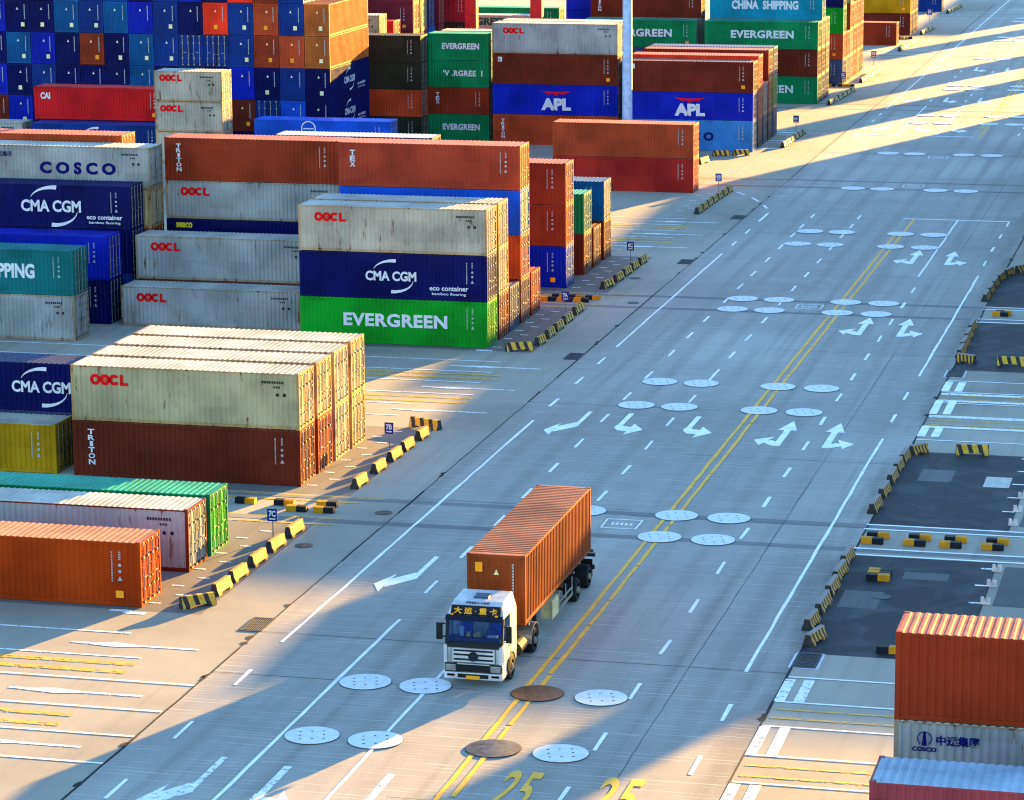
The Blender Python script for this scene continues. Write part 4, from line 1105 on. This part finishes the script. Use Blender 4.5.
# wheels
def wheel_mesh(w, r=.52):
    prof = [(-w/2, r*.58), (-w/2, r*.9), (-w*.38, r), (w*.38, r), (w/2, r*.9), (w/2, r*.58)]
    b = MB(); n = 28
    for k in range(n):
        a0, a1 = 2*PI*k/n, 2*PI*(k+1)/n
        for (x0, r0), (x1, r1) in zip(prof[:-1], prof[1:]):
            b.face([(x0, r0*math.cos(a0), r0*math.sin(a0)), (x1, r1*math.cos(a0), r1*math.sin(a0)), (x1, r1*math.cos(a1), r1*math.sin(a1)), (x0, r0*math.cos(a1), r0*math.sin(a1))])
    ty = b.mesh('tyre')
    b = MB(); b.cyl((w*.28, 0, 0), r*.6, .03, 'x', 24); b.cyl((w*.4, 0, 0), r*.3, w*.3, 'x', 16); b.cyl((w*.5+.02, 0, 0), r*.14, .08, 'x', 12)
    for k in range(10): b.cyl((w*.55, r*.23*math.cos(k*PI/5), r*.23*math.sin(k*PI/5)), .02, .05, 'x', 6)
    for k in range(8): b.cyl((w*.285, r*.45*math.cos(k*PI/4), r*.45*math.sin(k*PI/4)), .045, .034, 'x', 8, 1)
    b.cyl((-w*.3, 0, 0), r*.6, .03, 'x', 20)
    return ty, b.mesh('rim')
wf = wheel_mesh(.30); wd = wheel_mesh(.58)
def wheel(x, y, m):
    e = bpy.data.objects.new('wheel', None); COL.objects.link(e); e.parent = T; e.location = (x, y, .52); e.rotation_euler = (0, 0, 0 if x > 0 else PI)
    link('tyre', m[0], RUBBER, e); link('rim', m[1], [RIM, BLACK], e)
for s in (-1, 1):
    wheel(s*1.06, 1.42, wf)
    for y in (5.25, 13.15, 15.45): wheel(s*.94, y, wd)
    b = MB(); n = 12
    pts = [(5.25+.72*math.cos(PI*k/n), .55+.72*math.sin(PI*k/n)) for k in range(n+1)]; inn = [(5.25+.68*math.cos(PI*k/n), .55+.68*math.sin(PI*k/n)) for k in range(n+1)]
    xa, xb = sorted((s*1.24, s*.62)); b.prism(pts+inn[::-1], xa, xb, 'x'); LP('mudguard', b, STEEL if s > 0 else BLACK, T)
b = MB()
for s in (-1, 1): b.box(s*.42-.05, s*.42+.05, .6, 6.2, .72, .96)
for y in (1.42, 5.25): b.box(-.9, .9, y-.07, y+.07, .45, .6)
b.box(-.37, .37, 2.6, 4.4, .7, .9); LP('tractor_chassis', b, CHASSIS)
b = MB(); b.cyl((.90, 3.55, .72), .30, 1.0, 'y', 18); LP('fuel_tank', b, CHASSIS)
b = MB(); b.box(-1.2, -.62, 2.9, 4.3, .45, 1.0); LP('air_tank_box', b, CHASSIS, T, .03)
b = MB()
for i in range(5): b.tube([(-.5+.25*i, 2.42, 1.6), (-.5+.25*i, 3.0, 1.15), (-.45+.22*i, 4.0, 1.2)], .03, 6)
b.tube([(.72, 2.7, .6), (.72, 2.7, 1.9)], .07, 8); LP('air_lines', b, BLACK)
b = MB(); b.cyl((0, 5.2, 1.05), .5, .1, 'z', 20); LP('fifth_wheel', b, CHASSIS)
b = MB()
for s in (-1, 1):
    b.box(s*.5-.06, s*.5+.06, 4.3, 16.5, 1.12, 1.40); 
for y in (4.35, 6.5, 8.6, 10.6, 12.4, 14.3, 16.35): b.box(-1.2 if y in (4.35, 16.35, 10.6) else -.44, 1.2 if y in (4.35, 16.35, 10.6) else .44, y-.09, y+.09, 1.402, 1.494)
for y in (13.15, 15.45): b.box(-.9, .9, y-.08, y+.08, .44, .6); b.box(-.6, -.4, y-.5, y+.5, .75, 1.1); b.box(.4, .6, y-.5, y+.5, .75, 1.1)
b.box(-1.22, 1.22, 16.5, 16.62, .55, .75); b.box(-1.25, 1.25, 16.42, 16.6, 1.15, 1.3); LP('trailer_chassis', b, CHASSIS)
for s in (-1, 1):
    b = MB(); b.box(s*.75-.08, s*.75+.08, 7.0, 7.16, .35, 1.25); b.box(s*.75-.16, s*.75+.16, 6.93, 7.23, .25, .35); LP('landing_leg', b, CHASSIS)
    b = MB(); x = s*1.18
    b.box(x-.02, x+.02, 8.2, 12.3, .52, .66); b.box(x-.02, x+.02, 9.7, 12.3, .84, .94)
    for y in (8.3, 9.75, 11.0, 12.2): b.box(x-.018, x+.018, y-.04, y+.04, .661, 1.36)
    b.box(min(x, s*.5), max(x, s*.5), 9.9, 10.0, 1.25, 1.35); LP('side_guard', b, STEEL)
    b = MB(); b.box(min(s*1.22, s*.7), max(s*1.22, s*.7), 8.42, 9.5, .5, 1.3); LP('tool_box', b, plain('toolbox_cream', lin(206, 190, 140), .5), T, .02)
    b = MB(); b.box(min(s*1.2, s*.66), max(s*1.2, s*.66), 16.2, 16.22, .3, 1.1); LP('mudflap', b, RUBBER)
container('rust red container riding on the lorry trailer', 'lorrybox', [], (TX-.06, 114.6+L40/2, 1.504), L40, H, rotz=PI/2, blank=True, group=None)

# ------------------------------------------------------------------ made-up sheds and stacks beyond the right edge, shaped to cast the road shadows
CLAD = plain('blocker_cladding', lin(150, 158, 164), .5, .2)
def shed(lab, x0, x1, y0, y1, h):  # unseen blocker, added; footprint and height follow the shadow wanted
    o = thing('shadow_caster_shed', lab, 'shadow caster', ((x0+x1)/2, (y0+y1)/2, 0), 0, 'added shadow casters beyond the right edge')
    a, c = (x1-x0)/2, (y1-y0)/2
    b = MB(); b.box(-a, a, -c, c, 0, h-.4); link('wall', b.mesh('blocker_wall'), CLAD, o)
    b = MB(); b.box(-a-.15, a+.15, -c-.15, c+.15, h-.398, h); link('roof', b.mesh('blocker_roof'), plain('blocker_roof_sheet', lin(96, 104, 112), .5, .2), o)
    b = MB(); d = min(c, 3.2)
    b.box(-a-.06, -a-.003, -d, d, 0, min(5.5, h*.5)); link('door', b.mesh('shed_door'), plain('shed_door_paint', lin(40, 70, 120), .5), o)
    b = MB()
    n = max(1, int(c/6))
    for i in range(n):
        yy = -c+(i+.5)*2*c/n; b.box(-a-.04, -a-.003, yy-1.2, yy+1.2, h*.62, h*.78)
    link('window', b.mesh('blocker_window'), plain('blocker_glass', lin(30, 40, 52), .15), o)
for args in (
    ('long grey added shadow-casting shed beside the main road, beyond the right edge', -10.6, 22, 214, 268, 12.9),
    ('taller grey added shadow-casting shed adjoining the long one', -10.6, 22, 268.01, 352, 14.5),
    ('lower grey added shadow-casting shed in front of the long one', -4.0, 40, 202, 213, 13.4),
    ('narrow grey added shadow-casting tower beside the lower shed', 11.0, 15.2, 200.0, 201.9, 24),
    ('grey added shadow-casting shed at the far right end', -10.6, -5, 503, 700, 14),
    ): shed(*args)
for y, L, nm in ((383.6, L40, 'first'), (417.5, L40, 'second'), (470.8, L20, 'third')):  # unseen stacks put in to cast shadow stripes and shade far doors
    for i in range(7 if nm == 'first' else 5):
        container('rust red container, '+(TIER[5]+['sixth tier', 'topmost seventh tier'])[i]+' in the '+nm+' added shadow-casting stack out of view', 'rust', [], (-9.4, y+L/2, i*H), L, H, rotz=PI/2, detail=0, group='added shadow-casting containers beyond the right edge')

# ------------------------------------------------------------------ light, sky, camera
EL, AZ = math.radians(7.6), math.radians(20.2)      # sun to the right of straight ahead, low
w = bpy.data.worlds.new('World'); scene.world = w; w.use_nodes = True
nt = w.node_tree; bg = nt.nodes['Background']
sky = nt.nodes.new('ShaderNodeTexSky'); sky.sky_type = 'NISHITA'; sky.sun_disc = False
sky.sun_elevation = EL; sky.sun_rotation = AZ; sky.air_density = 1.0; sky.dust_density = 0.0; sky.ozone_density = 3.0
nt.links.new(sky.outputs[0], bg.inputs[0]); bg.inputs[1].default_value = .10
sl = bpy.data.lights.new('sun', 'SUN'); sl.energy = 5.0; sl.angle = math.radians(.5); sl.color = (1, .56, .10)
so = bpy.data.objects.new('sun', sl); COL.objects.link(so)
d = Vector((math.sin(AZ)*math.cos(EL), math.cos(AZ)*math.cos(EL), math.sin(EL)))
so.rotation_euler = d.to_track_quat('Z', 'Y').to_euler(); so.location = (60, 200, 60)

f, p, y, r_, hcam = 3033.276, 0.20632878, 0.2447019, -0.00674543, 35.5118
fwd = Vector((-math.sin(y)*math.cos(p), math.cos(y)*math.cos(p), -math.sin(p)))
rt = Vector((math.cos(y), math.sin(y), 0)); up = rt.cross(fwd)
c, s = math.cos(r_), math.sin(r_)
a = rt*c+up*s; bq = up*c-rt*s
cam = bpy.data.cameras.new('camera'); co = bpy.data.objects.new('camera', cam); COL.objects.link(co)
M = Matrix((a, bq, -fwd)).transposed().to_4x4(); M.translation = (0, 0, hcam); co.matrix_world = M
cam.sensor_width = 36; cam.sensor_fit = 'HORIZONTAL'; cam.lens = f*36/1024; cam.clip_start = 1; cam.clip_end = 6000
scene.camera = co
scene.cycles.filter_width = 1.15
vs = scene.view_settings; vs.view_transform = 'Standard'; vs.look = 'None'; vs.gamma = 1; vs.use_curve_mapping = False; vs.exposure = 3.25
